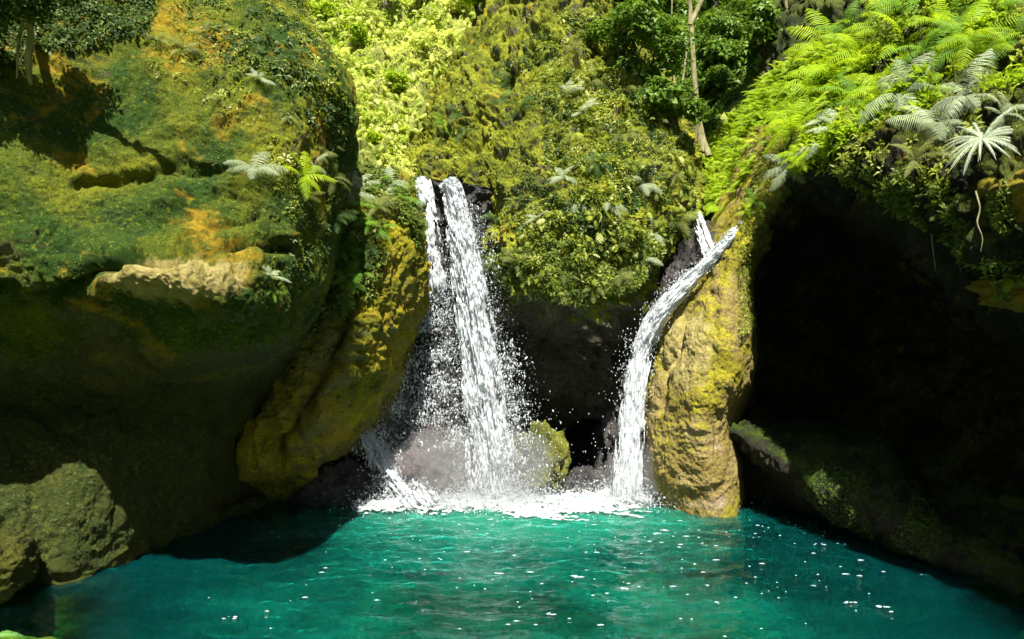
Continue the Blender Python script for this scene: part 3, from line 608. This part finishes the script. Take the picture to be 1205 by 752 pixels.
# ------------------------------------------------------------------ trees, shrubs, vines
def tube(pts, rad, seg=10, rough=.12, seed=0):
    pts = np.array(pts, float); n = max(8, int(len(pts)*8)); W = crm(n, len(pts)); Pc = W @ pts; rr = W @ np.array(rad, float)
    Pc += fbm(Pc[:, None]*3+seed, 2)*.0
    T = nrm(np.gradient(Pc, axis=0)); A = nrm(np.cross(T, np.array([.3, 1, .2]))); Bn = np.cross(T, A)
    ph = np.linspace(0, 2*math.pi, seg, endpoint=False)
    G = Pc[:, None]+(A[:, None]*np.cos(ph)[None, :, None]+Bn[:, None]*np.sin(ph)[None, :, None])*rr[:, None, None]*(1+rough*pn(np.stack([np.cos(ph)[None]*2+np.zeros((n, 1)), np.sin(ph)[None]*2+np.zeros((n, 1)), np.arange(n)[:, None]*.5+np.zeros((1, seg))+seed], -1)))[..., None]
    i = np.arange(n-1)[:, None]*seg; j = np.arange(seg)[None]; k = (j+1) % seg
    f = np.stack([i+j, i+k, i+seg+k, i+seg+j], -1).reshape(-1, 4)
    return G.reshape(-1, 3), f
def join4(parts):
    V, Fc, q = [], [], 0
    for v, f in parts: V.append(v); Fc.append(f+q); q += len(v)
    return np.concatenate(V), np.concatenate(Fc)
def bark(name, c1, c2):
    m = NM(name); n = m.noise(9, 6, .7, stretch=(1, 1, .3)); col = m.mix(m.rng(n, .35, .65), c1, c2); col = m.mix(m.rng(m.noise(3, 4), .55, .7, 0, .7), col, (.07, .09, .02))
    m.L.new(m.princ(col, .9, m.bump(m.noise(30, 5, .7, stretch=(1, 1, .25)), .02), .2).outputs[0], m.out.inputs[0]); return m.m
BK_pale, BK_dark = bark('bark_pale', (.15, .14, .06), (.30, .27, .15)), bark('bark_dark', (.05, .045, .035), (.12, .11, .08))
def crown_mesh(centres, radii, n, size, mat, tpls=None, seed=0):
    centres = np.array(centres); k = RNG.integers(0, len(centres), n); d = nrm(RNG.normal(size=(n, 3)))*RNG.random((n, 1))**.4
    p = centres[k]+d*np.array(radii)[k][:, None]*(1+.5*fbm(centres[k]+d*2+seed, 2))[:, None]*np.array([1, 1, .75])
    keep = fbm(p*1.3+seed, 2) > -.22; p = p[keep]; d = d[keep]
    V, Fc, A = stamp(tpls or BROAD+SPR, p, nrm(d+Z*.7+RNG.normal(size=p.shape)*.5), size*RNG.uniform(.6, 1.3, len(p)))
    return npmesh('crown', V, Fc, mat, False, A)
def tree(name, label, trunks, centres, radii, n, size, bk, mat, group=None, seed=0, cat='tree'):
    base = Vector(trunks[0][0][0]); e = link(name, None); e.location = base; tag(e, label, cat, group)
    v, f = join4([tube(p, r, seed=seed+i) for i, (p, r) in enumerate(trunks)])
    link('trunk', npmesh('trunk', v-np.array(base), f, bk), e)
    cm = crown_mesh(np.array(centres)-np.array(base), radii, n, size, mat, seed=seed); link('crown', cm, e)
    return e
# slim pale trunk with buttress roots above the right waterfall
b0 = P(826, 178, 13.6)
tree('slim_tree', 'slim pale trunked tree standing behind the pointed rock above the right waterfall',
 [([P(826,180,13.6),P(822,140,13.6),P(817,90,13.7),P(814,40,13.8),P(809,-40,14),P(805,-140,14.2)], [.09,.055,.05,.045,.04,.03]),
  ([P(834,184,13.5),P(827,160,13.6),P(822,130,13.6)], [.06,.045,.02]), ([P(806,184,13.6),P(818,165,13.6),P(821,130,13.6)], [.05,.035,.02]),
  ([P(812,30,13.8),P(835,-20,14),P(860,-80,14.3)], [.05,.04,.03]), ([P(795,170,13.7),P(800,120,13.7),P(808,60,13.8),P(812,0,13.8)], [.03,.02,.02,.018])],
 [P(805,-150,14.2),P(860,-110,14.4),P(770,-120,14.2)], [1.0,.8,.8], 1500, .2, BK_pale, G_forest, seed=3)
tree('dark_tree', 'dark leaning trunk with a twisting pale vine beside the fern topped cliff',
 [([P(925,130,15.2),P(930,60,15.2),P(936,0,15.3),P(950,-100,15.5)], [.34,.28,.26,.22]), ([P(958,110,14.8),P(965,40,14.9),P(975,-40,15),P(985,-120,15)], [.2,.18,.16,.14])],
 [P(960,-140,15.4),P(1010,-120,15.2),P(900,-130,15.6)], [1.2,1.0,1.0], 2200, .22, BK_dark, G_dark, seed=4)
def single_tube(name, label, cat, pts, rad, bk, group=None):
    base = np.array(pts[0]); v, f = tube(np.array(pts)-base, rad, 8, seed=len(label)); o = link(name, npmesh(name, v, f, bk)); o.location = base.tolist(); return tag(o, label, cat, group)
single_tube('vine', 'twisting pale vine hanging in front of the dark leaning trunk', 'vine', [P(918,90,14.4),P(934,72,14.4),P(932,45,14.5),P(938,25,14.4),P(925,5,14.4),P(930,-60,14.5)], [.03,.035,.03,.035,.03,.03], BK_pale)
single_tube('hanging_vine', 'thin straight vine hanging left of the slim pale trunk', 'vine', [P(800,190,13.4),P(797,120,13.5),P(790,60,13.6),P(792,-40,13.7)], [.014,.014,.014,.014], BK_pale)
single_tube('hanging_root', 'long pale root dangling below the white starry fern', 'root', [P(1148,225,6.0),P(1153,245,5.95),P(1150,262,5.93),P(1156,280,5.92),P(1154,296,5.92)], [.008,.007,.006,.004,.002], BK_pale)
single_tube('short_hanging_root', 'short pale root dangling from the left end of the cave lip', 'root', [P(968,198,9.0),P(971,212,8.95),P(972,228,8.95)], [.018,.012,.004], BK_pale)
single_tube('thin_hanging_root', 'very thin root dangling in the dark mouth of the cave', 'root', [P(1096,262,7.0),P(1097,285,6.95),P(1101,318,6.95)], [.008,.006,.003], BK_pale)
for i, (x, y, d_, l) in enumerate([(1010,215,8.2,22),(1032,218,8.0,34),(1058,228,7.7,26),(1072,236,7.6,44),(1118,262,7.0,30),(1130,268,6.9,52),(1176,300,6.6,34),(1192,308,6.5,24)]):
    single_tube('cave_lip_root', 'wispy dark root hanging from the cave lip', 'root', [P(x,y-12,d_),P(x+2,y+l*.3,d_-.03),P(x-2,y+l*.7,d_-.02),P(x+1,y+l,d_-.03)], [.012,.009,.006,.003], BK_dark, 'thin roots hanging from the cave lip')
# tree on the left boulder that shades its left face
tree('overhanging_tree', 'dark leafed tree with pale hanging trunk in the top left corner',
 [([P(36,100,6.35),P(33,70,6.25),P(36,40,6.2),P(28,0,6.15),P(5,-80,6.0),P(-20,-170,5.8)], [.015,.03,.024,.035,.04,.04]),
  ([P(20,92,6.35),P(22,50,6.25),P(30,10,6.15)], [.008,.014,.016]), ([P(20,-20,6.1),P(70,-60,5.9),P(140,-110,5.6)], [.05,.04,.025])],
 [P(20,-5,6.0),P(70,-22,6.2),P(125,-12,6.6),P(-40,10,6.0),P(-20,-60,5.8)],
 [.24,.2,.13,.3,.3], 1900, .075, BK_pale, G_dark, seed=5, cat='tree')
# shrubs and trees of the wooded slope
def shrub(px, py, Y, r, label, mat, group, size=.15, n=450, name='leafy_shrub'):
    h, nn, ow = spot(px, py); base = h if h is not None and h.y > 11.5 else Vector(P(px, py, Y))
    e = link(name, None); e.location = base; tag(e, label, 'shrub', group)
    st = [tube([(0,0,-.1),(random.uniform(-.2,.2)*r,-.1*r,.4*r),(random.uniform(-.7,.7)*r,-.3*r,.9*r)], [.03*r,.022*r,.01*r], 6) for _ in range(4)]
    v, f = join4(st); link('stem', npmesh('stem', v, f, BK_dark), e)
    cs = [(random.uniform(-.6,.6)*r, random.uniform(-.6,.1)*r, random.uniform(.3,1.1)*r) for _ in range(6)]
    link('crown', crown_mesh(cs, [random.uniform(.25,.5)*r for _ in cs], n, size, mat, seed=px*.1), e)
for i, (x, y, r) in enumerate([(735,75,.8),(765,110,.8),(745,30,.9),(790,150,.7),(790,80,.8),(835,120,.6),(855,85,.7),(900,60,.7),(850,70,.9),(885,45,.9),(845,25,.9),(775,20,.9),(790,195,.5)]):
    shrub(x, y, 16, r, 'broad leafed shrub on the shaded wooded slope behind the slim pale trunk', G_forest, 'shrubs on the wooded slope')
for i, (x, y, r) in enumerate([(500,12,.6),(560,8,.5),(740,10,.6),(870,35,.6),(455,5,.5)]):
    shrub(x, y, 15, r, 'vivid green shrub at the top of the slope behind the pointed rock', G_bright, 'vivid green shrubs at the top of the picture', .13, 500, 'green_shrub')
for i, (x, y, r) in enumerate([(420,60,.35),(455,20,.45),(380,30,.4),(500,60,.35),(470,110,.3),(410,140,.28),(440,170,.22),(545,20,.4)]):
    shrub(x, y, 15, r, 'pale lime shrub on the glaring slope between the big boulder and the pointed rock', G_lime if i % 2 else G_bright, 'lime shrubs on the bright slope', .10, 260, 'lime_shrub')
# young broad leafed saplings on the cliff top
for (x, y, lab) in [(1040,75,'young broad leafed sapling left of its twin on the sunny cliff top'),(1082,45,'taller young sapling rising above the lime ferns on the cliff top')]:
    h, nn, ow = spot(x, y)
    e = link('sapling', None); e.location = h; tag(e, lab, 'sapling'); hh = .55
    v, f = tube([(0,0,-.05),(.02,0,hh*.5),(0,-.03,hh)], [.014,.012,.008], 6); link('stem', npmesh('stem', v, f, BK_dark), e)
    tv, tf, A = stamp(BROAD, np.array([(random.uniform(-.16,.16), random.uniform(-.12,.1), random.uniform(.25,.62)) for _ in range(14)]), np.tile(Z, (14,1))+RNG.normal(size=(14,3))*.3, np.full(14, .13)); link('leaves', npmesh('leaves', tv, tf, G_mid, False, A), e)

# ------------------------------------------------------------------ pool
def bed_z(x, y):
    z = -2.3+.0*x
    z = z+1.95*sstep(2.9, 3.9, -x+(.35*(6.2-y)))*sstep(7.6, 6.2, y)
    z = z+1.9*sstep(3.3, 4.5, x+.25*(6.0-y))*sstep(8, 6.6, y)
    z = z+1.1*sstep(8.8, 10.6, y)
    z = z+1.7*sstep(3.5, 1.0, y)
    Vv = np.stack([x, y, 0*x], -1); return z+.16*fbm(Vv*.9, 4)+.05*ridged(Vv*3, 3)
gx, gy = np.meshgrid(np.linspace(-14, 14, 360), np.linspace(-6, 15, 300), indexing='ij')
V = np.stack([gx, gy, bed_z(gx, gy)], -1).reshape(-1, 3)
m = NM('pool_bed_silt'); c = m.mix(m.rng(m.noise(1.2, 5), .35, .65), (.55, .56, .46), (.42, .43, .30)); c = m.mix(m.rng(m.noise(6, 5, .7), .5, .66, 0, .8), c, (.2, .19, .1))
zz = m.sep(m.pos.outputs['Position'])[2]; c = m.mix(m.rng(zz, -1.1, -.5), c, m.mix(m.rng(m.noise(2.5, 5, .7), .4, .6), (.10, .17, .03), (.34, .30, .07)))
m.L.new(m.princ(c, .95, m.bump(m.noise(8, 6), .05)).outputs[0], m.out.inputs[0])
o = link('pool_bed', npmesh('pool_bed', V, grid_faces(360, 300), m.m)); tag(o, kind='structure')
nx, ny = 640, 540
gx, gy = np.meshgrid(np.linspace(-9, 9, nx), np.linspace(-2.5, 13.5, ny), indexing='ij')
Q = np.stack([gx, gy, 0*gx], -1); Q2 = Q*np.array([.75, 1.35, 1])
near = sstep(3, 10, gy)
wz = .020*fbm(Q2*1.1, 2)+.024*fbm(Q2*3.1+5, 2)*(.6+.6*near)+.011*fbm(Q2*8+9, 3)*(.7+near)
rf = np.hypot(gx+.2, gy-10.6); wz += .03*fbm(Q*2.4+2, 3)*sstep(3.0, .8, rf)
G = np.stack([gx, gy, wz], -1); V = G.reshape(-1, 3); Fq = grid_faces(nx, ny)
# closed body: skirt and floor so the water is a real volume
low = V.copy(); idx = np.arange(nx*ny).reshape(nx, ny)
ring = np.concatenate([idx[:, 0], idx[-1, 1:], idx[-2::-1, -1], idx[0, -2:0:-1]])
Vb = V[ring].copy(); Vb[:, 2] = -4.5; q = len(V); nr = len(ring); rr_ = np.arange(nr); r2 = (rr_+1) % nr
side = np.stack([ring[rr_], q+rr_, q+r2, ring[r2]], 1)
corner = [0, nx-1, nx-1+ny-1, 2*(nx-1)+ny-1]
bot = np.array([[q+corner[0], q+corner[3], q+corner[2], q+corner[1]]])
m = NM('pool_water')
h = m.noise(5, 4, .55, stretch=(.7, 1.6, 1), dist=.5); nb = m.bump(h, .05, .7); nb = m.bump(m.noise(34, 2, .5, stretch=(.8, 1.4, 1)), .004, .6, nb)
gl = m.N.new('ShaderNodeBsdfGlossy'); gl.inputs['Roughness'].default_value = .04; m.L.new(nb, gl.inputs['Normal'])
tr = m.N.new('ShaderNodeBsdfTransparent'); tr.inputs[0].default_value = (.96, 1, .99, 1)
dfu = m.N.new('ShaderNodeBsdfPrincipled'); dfu.inputs['Specular IOR Level'].default_value = 0; dfu.inputs['Subsurface Weight'].default_value = 1; dfu.inputs['Subsurface Radius'].default_value = (.25, 1, .9); dfu.inputs['Subsurface Scale'].default_value = .55; dc = m.mix(m.rng(m.noise(.55, 4, .6, stretch=(1, 1.6, 1)), .35, .65), (.0005, .015, .013), (.001, .066, .044)); ds = m.N.new('ShaderNodeVectorMath'); ds.operation = 'DISTANCE'; m.L.new(m.pos.outputs['Position'], ds.inputs[0]); ds.inputs[1].default_value = (.2, 11.0, 0); dc = m.mix(m.rng(m.math('ADD', ds.outputs['Value'], m.noise(1.5, 4, .6)), 1.6, 4.2, 1, 0), dc, (.012, .17, .105)); ax = m.math('ABSOLUTE', m.math('SUBTRACT', m.sep(m.pos.outputs['Position'])[0], .1)); dc = m.mix(m.rng(m.math('ADD', ax, m.noise(.8, 3)), 2.0, 4.3), dc, (.0004, .016, .016)); m.L.new(dc, dfu.inputs[0]); m.L.new(nb, dfu.inputs['Normal'])  # shade along the left and right margins is painted into the water colour
fr = m.N.new('ShaderNodeFresnel'); fr.inputs['IOR'].default_value = 1.33; m.L.new(nb, fr.inputs['Normal'])
mx0 = m.N.new('ShaderNodeMixShader'); da = m.N.new('ShaderNodeAttribute'); da.attribute_name = 'depth'; m.L.new(m.rng(da.outputs['Fac'], .25, 2.2, .06, .74), mx0.inputs[0]); m.L.new(tr.outputs[0], mx0.inputs[1]); m.L.new(dfu.outputs[0], mx0.inputs[2])
mx = m.N.new('ShaderNodeMixShader'); m.L.new(fr.outputs[0], mx.inputs[0]); m.L.new(mx0.outputs[0], mx.inputs[1]); m.L.new(gl.outputs[0], mx.inputs[2]); m.L.new(mx.outputs[0], m.out.inputs[0])
va = m.N.new('ShaderNodeVolumeAbsorption'); va.inputs['Color'].default_value = (.0, .86, .72, 1); va.inputs['Density'].default_value = 1.2
m.L.new(va.outputs[0], m.out.inputs['Volume'])
WATER = m.m
wm = npmesh('water', np.concatenate([V, Vb]), np.concatenate([Fq, side, bot]), WATER)
at = wm.attributes.new('depth', 'FLOAT', 'POINT'); at.data.foreach_set('value', np.concatenate([-bed_z(V[:, 0], V[:, 1]), np.full(nr, 4.5)]).astype(np.float32))
o = link('water', wm); tag(o, kind='structure')

# ------------------------------------------------------------------ falling water
m = NM('white_water'); d = m.princ((.58, .62, .65), .3, None, .5); t = m.N.new('ShaderNodeBsdfTranslucent'); t.inputs[0].default_value = (.6, .65, .68, 1)
mx = m.N.new('ShaderNodeMixShader'); mx.inputs[0].default_value = .3; m.L.new(d.outputs[0], mx.inputs[1]); m.L.new(t.outputs[0], mx.inputs[2]); m.L.new(mx.outputs[0], m.out.inputs[0]); WHITE = m.m
def veil_mat(name, sc, lo, hi, mx_op):
    m = NM(name); d = m.princ((.74, .78, .82), .25, m.bump(m.noise(sc*.7, 4, .7, stretch=(1, 1, .22)), .03), .5); t = m.N.new('ShaderNodeBsdfTranslucent'); t.inputs[0].default_value = (.6, .65, .68, 1)
    x = m.N.new('ShaderNodeMixShader'); x.inputs[0].default_value = .35; m.L.new(d.outputs[0], x.inputs[1]); m.L.new(t.outputs[0], x.inputs[2])
    a = m.math('MULTIPLY', m.rng(m.noise(sc, 5, .75, stretch=(1, 1, .2), dist=.3), lo, hi), mx_op); tr_ = m.N.new('ShaderNodeBsdfTransparent')
    y = m.N.new('ShaderNodeMixShader'); m.L.new(a, y.inputs[0]); m.L.new(tr_.outputs[0], y.inputs[1]); m.L.new(x.outputs[0], y.inputs[2]); m.L.new(y.outputs[0], m.out.inputs[0]); return m.m
VEIL = veil_mat('falling_water', 17, .32, .50, .95); STREAM = veil_mat('stream_water', 14, .30, .5, .95)
m = NM('foam_water'); d = m.princ((.62, .68, .68), .5, m.bump(m.noise(22, 5, .7), .03)); a = m.rng(m.noise(6, 6, .75), .36, .6, .25, 1); tr_ = m.N.new('ShaderNodeBsdfTransparent'); y = m.N.new('ShaderNodeMixShader'); m.L.new(a, y.inputs[0]); m.L.new(tr_.outputs[0], y.inputs[1]); m.L.new(d.outputs[0], y.inputs[2]); m.L.new(y.outputs[0], m.out.inputs[0]); FOAM = m.m
def curtain(path, nacross, thr, fs, ft, disp=.05, seed=0, edge=.35, layers=2, nalong=None):
    """sheet of falling water broken by noise into strands; path = (px,py,Y,half width px)"""
    path = np.array(path, float); n = nalong or int(np.hypot(np.diff(path[:, 0]), np.diff(path[:, 1])).sum()/1.0)
    Wm = crm(n, len(path)); c = Wm @ path; s = np.linspace(0, 1, n); t = np.linspace(-1, 1, nacross)
    dx = np.gradient(c[:, 0]); dy = np.gradient(c[:, 1]); ln = np.hypot(dx, dy); nxx, nyy = dy/ln, -dx/ln
    VV, FF, q = [], [], 0; tot = n
    for L_ in range(layers):
        px = c[:, 0][:, None]+nxx[:, None]*c[:, 3][:, None]*t[None]*(1-.12*L_); py = c[:, 1][:, None]+nyy[:, None]*c[:, 3][:, None]*t[None]
        sd = np.stack([np.broadcast_to(np.arange(n)[:, None]/F*fs*10, px.shape), t[None]*c[:, 3][:, None]/F*ft*10, np.full(px.shape, seed+L_*3.3)], -1)
        nz_ = fbm(sd, 4, g=.6); Yd = c[:, 2][:, None]-disp*nz_*1.2-.05*L_*(1-t[None]**2)-.06*(1-t[None]**2)+disp*.7*pn(sd*4)
        G = np.stack([(px-CX)/F*c[:, 2][:, None], Yd, CAM_Z+(HY-py)/F*c[:, 2][:, None]], -1)
        th = (thr(s) if callable(thr) else thr)
        th = np.broadcast_to(np.asarray(th).reshape(-1, 1), px.shape)+edge*np.abs(t[None])**3+.12*L_
        fq = grid_faces(n, nacross); kk = (nz_ > th)[:-1, :-1].ravel(); VV.append(G.reshape(-1, 3)); FF.append(fq[kk]+q); q += n*nacross
    V, Fc = np.concatenate(VV), np.concatenate(FF); used = np.unique(Fc); rem = np.full(len(V), -1); rem[used] = np.arange(len(used)); return V[used], rem[Fc]
_oct = (np.array([(1,0,0),(-1,0,0),(0,1,0),(0,-1,0),(0,0,1),(0,0,-1)], float)*[.5,.5,1]+0, np.array([(0,2,4),(2,1,4),(1,3,4),(3,0,4),(2,0,5),(1,2,5),(3,1,5),(0,3,5)]))
def drops(pts, size, stretch=None):
    n = len(pts); up = nrm(np.tile(Z, (n, 1))+RNG.normal(size=(n, 3))*.35); V, Fc, A = stamp([_oct], np.asarray(pts), up, size); return V, Fc
def band(n, path, spread, depth=.12):
    path = np.array(path, float); c = crm(400, len(path)) @ path; i = RNG.integers(0, 400, n); k = RNG.normal(size=n)*spread
    px = c[i, 0]+k*c[i, 3]; py = c[i, 1]+RNG.normal(size=n)*3; Y = c[i, 2]+RNG.normal(size=n)*depth
    return np.stack([(px-CX)/F*Y, Y, CAM_Z+(HY-py)/F*Y], -1)
def clusterize(p, th, sc, seed=0): return p[fbm(p*sc+seed, 3) > th]
# main fall
fall = link('main_waterfall', None); fall.location = P(520, 225, 10.7); tag(fall, 'tall main waterfall plunging beside the pointed rock', 'waterfall')
off0 = np.array(fall.location)
pr = [(526,214,10.85,12),(533,230,10.7,14),(543,280,10.55,17),(554,350,10.5,21),(566,430,10.5,25),(575,510,10.5,28),(580,582,10.5,33)]
V, Fc = curtain(pr, 64, lambda s: -.7+.34*s, 2.4, 11, .08, 1, .6, 4); link('white_column', npmesh('white_column', V-off0, Fc, VEIL), fall)
plf = [(495,210,10.9,11),(498,228,10.7,13),(502,262,10.6,16),(507,300,10.6,17),(513,345,10.65,15)]
V, Fc = curtain(plf, 44, lambda s: -.3+.42*s, 2.2, 6, .05, 5, .4, 2); link('left_strand', npmesh('left_strand', V-off0, Fc, VEIL), fall)
d1 = clusterize(band(12000, [(505,290,10.65,22),(512,400,10.7,30),(518,500,10.7,34),(520,575,10.7,38)], .55, .1), -.06, 4, 3)
d2 = band(3800, [(545,240,10.5,18),(556,350,10.45,24),(570,450,10.4,36),(590,520,10.4,46),(600,580,10.4,50)], .7, .1)
d2b = clusterize(band(2600, [(595,400,10.5,12),(600,460,10.5,16),(606,520,10.4,22),(600,580,10.4,30)], .6, .1), -.1, 5, 6)
d3 = clusterize(band(3500, [(470,420,10.9,30),(460,480,10.8,34),(455,560,10.7,40)], .6, .12), 0, 4, 9)
fine = np.concatenate([band(4000, [(512,300,10.65,26),(520,420,10.7,34),(525,570,10.7,42)], .6, .14), band(12000, [(548,250,10.45,16),(570,420,10.4,30),(590,575,10.4,46)], .7, .12), band(7000, [(470,470,10.8,24),(475,575,10.7,44)], .7, .15)])
dp = np.concatenate([d1, d2, d2b, d3, fine]); V, Fc = drops(dp, np.concatenate([.0105*RNG.lognormal(0, .5, len(dp)-len(fine)), .0045*RNG.lognormal(0, .4, len(fine))]))
tag(link('spray_drops', npmesh('spray_drops', V-off0, Fc, WHITE, False), fall), kind='stuff')
# side cascade sliding over the low rock
casc = link('side_cascade', None); casc.location = P(430, 515, 10.6); tag(casc, 'white cascade fanning over the low rock left of the main waterfall', 'waterfall'); oc = np.array(casc.location)
V, Fc = curtain([(428,505,10.75,6),(443,532,10.65,11),(463,560,10.5,17),(485,586,10.3,24),(500,602,10.1,30)], 70, lambda s: -.25+.1*s, 2.6, 9, .09, 11, .7, 4); link('white_sheet', npmesh('white_sheet', V-oc, Fc, STREAM), casc)
dp = band(7000, [(430,505,10.7,10),(470,560,10.4,24),(500,595,10.2,40)], .6, .08); V, Fc = drops(dp, .009*RNG.lognormal(0, .5, len(dp))); tag(link('spray_drops', npmesh('spray_drops', V-oc, Fc, WHITE, False), casc), kind='stuff')
# right fall
rfall = link('right_waterfall', None); rfall.location = P(840, 290, 10.9); tag(rfall, 'narrow waterfall sliding down the gully beside the golden slab', 'waterfall'); orr = np.array(rfall.location)
pm = [(869,264,10.25,7),(864,272,10.2,7),(856,284,10.15,6),(841,300,10.25,8),(815,327,10.35,10),(788,356,10.45,12),(766,387,10.6,14),(752,425,10.6,14),(746,470,10.55,15),(741,520,10.5,17),(737,585,10.45,21)]
V, Fc = curtain(pm, 60, lambda s: -.45+.75*np.clip(1-s/.16, 0, 1), 2.4, 11, .05, 21, .6, 3); link('white_stream', npmesh('white_stream', V-orr, Fc, STREAM), rfall)
V, Fc = curtain([(818,252,11.5,6),(823,264,11.2,8),(829,282,10.8,9),(838,306,10.35,10)], 40, .0, 2.6, 9, .06, 27, .6, 3); link('upper_trickle', npmesh('upper_trickle', V-orr, Fc, VEIL), rfall)
dp = np.concatenate([band(2600, [(858,275,10.3,6),(830,312,10.25,12),(800,335,10.35,16),(755,400,10.45,20),(745,470,10.4,26),(738,580,10.35,34)], .6, .08)]); V, Fc = drops(dp, .011*RNG.uniform(.4, 1.6, len(dp))); tag(link('spray_drops', npmesh('spray_drops', V-orr, Fc, WHITE, False), rfall), kind='stuff')
# foam
nx, ny = 520, 240
gx, gy = np.meshgrid(np.linspace(-2.5, 2.4, nx), np.linspace(9.0, 11.3, ny), indexing='ij'); Q = np.stack([gx, gy, 0*gx], -1)
n1 = fbm(Q*np.array([1.6, 3, 1]), 4); ppx, ppy = proj(np.stack([gx, gy, 0*gx], -1))
inner = sstep(9.3, 10.2, gy+.22*np.sin(gx*2+1)+.06*n1)*sstep(-2.45, -2.0, gx)*sstep(2.3, 1.75, gx)
hump = .10*np.exp(-((gx+.25)/.8)**2-((gy-10.5)/.4)**2)+.08*np.exp(-((gx-1.6)/.4)**2-((gy-10.5)/.4)**2)+.08*np.exp(-((gx+1.3)/.5)**2-((gy-10.3)/.3)**2)
gz = .012+hump+.03*inner*(.5+fbm(Q*7, 4))+.012*fbm(Q*22, 2)*inner
keep = (inner+.7*n1+.4*fbm(Q*9, 3) > .60)[:-1, :-1].ravel(); fq = grid_faces(nx, ny)[keep]; V = np.stack([gx, gy, gz], -1).reshape(-1, 3)
used = np.unique(fq); rem = np.full(len(V), -1); rem[used] = np.arange(len(used)); V, fq = V[used], rem[fq]
tag(link('foam', npmesh('foam', V, fq, FOAM)), 'white foam churned up on the pool at the foot of the waterfalls', 'foam', kind='stuff')
fc = np.concatenate([np.stack([RNG.normal(.2, 1.2, 9000), RNG.normal(10.2, .3, 9000), np.abs(RNG.normal(0, .18, 9000))], -1)]+[np.stack([RNG.normal(x, sx, n), RNG.normal(y, .25, n), np.abs(RNG.normal(0, h_, n))+.02], -1) for x, sx, y, n, h_ in ((-.25,.5,10.35,4200,.12),(1.62,.3,10.4,1800,.14),(-1.3,.4,10.2,1500,.08),(.6,.8,10.3,1600,.05))])
V, Fc = drops(fc, np.concatenate([np.full(9000, .005), .013*RNG.uniform(.3, 1.5, len(fc)-9000)])); tag(link('splash_drops', npmesh('splash_drops', V, Fc, WHITE, False)), 'splashing drops above the foam where the waterfalls land', 'spray', kind='stuff')
# mist: thin even spray hanging at the foot of the falls
def mist(name, c, r, dens, label):
    th = np.linspace(0, math.pi, 24)[:, None]; ph = np.linspace(0, 2*math.pi, 49)[None]
    U = np.stack([np.sin(th)*np.cos(ph), np.sin(th)*np.sin(ph), np.cos(th)*np.ones_like(ph)], -1); G = U*np.array(r)*(1+.3*fbm(U*1.6+c[0], 2))[..., None]
    m = NM(name); v = m.N.new('ShaderNodeVolumePrincipled'); v.inputs['Color'].default_value = (.9, .94, .97, 1); v.inputs['Density'].default_value = dens; m.L.new(v.outputs[0], m.out.inputs['Volume'])
    o = link(name, npmesh(name, G.reshape(-1, 3), grid_faces(24, 49), m.m)); o.location = c; tag(o, label, 'mist', kind='stuff')
mist('mist', (-.55, 10.3, .35), (1.15, .5, .75), .6, 'thin white mist at the foot of the main waterfall')
mist('spray_mist', (1.62, 10.25, .3), (.4, .3, .55), .45, 'thin white mist at the foot of the right waterfall')
# sun glints on the pool, drawn as flat white flecks
fl = []
for _ in range(230):
    px, py = random.choice([(random.gauss(980, 80), random.gauss(650, 35)), (random.gauss(640, 150), random.gauss(668, 40)), (random.gauss(640, 150), random.gauss(668, 40)), (random.gauss(830, 60), random.gauss(625, 12)), (random.uniform(300, 1050), random.uniform(615, 745))])
    if py < 612 or py > 760: continue
    Y = CAM_Z*F/(py-HY); fl.append(((px-CX)/F*Y, Y, .02))
big = [(1000,708),(1038,716),(680,680),(722,692),(735,693),(270,728),(650,722),(965,640),(990,640)]
for px, py in big:
    Y = CAM_Z*F/(py-HY); fl += [((px-CX)/F*Y+random.uniform(-.05, .05), Y+random.uniform(-.03, .03), .02) for _ in range(5)]
VV, FF, q = [], [], 0
for (x, y, z) in fl:
    k = 9; r = .004+.012*random.random()**3; rx = r*random.uniform(1.2, 4); a = np.linspace(0, 2*math.pi, k, endpoint=False); j = RNG.uniform(.5, 1.2, k)
    wob = .02*float(fbm(np.array([[x*.75*1.1, y*1.35*1.1, 0]]), 2)[0])
    ringv = np.stack([x+rx*np.cos(a)*j, y+r*np.sin(a)*j, np.full(k, z+wob-.012)], 1); top = np.array([[x, y, z+wob-.006]])
    VV += [ringv, top]; FF += [[q+i, q+(i+1) % k, q+k] for i in range(k)]; q += k+1
tag(link('glint_flecks', npmesh('glint_flecks', np.concatenate(VV), np.array(FF), WHITE)), 'white flecks drawn as sun glints on the turquoise pool', 'foam', kind='stuff')
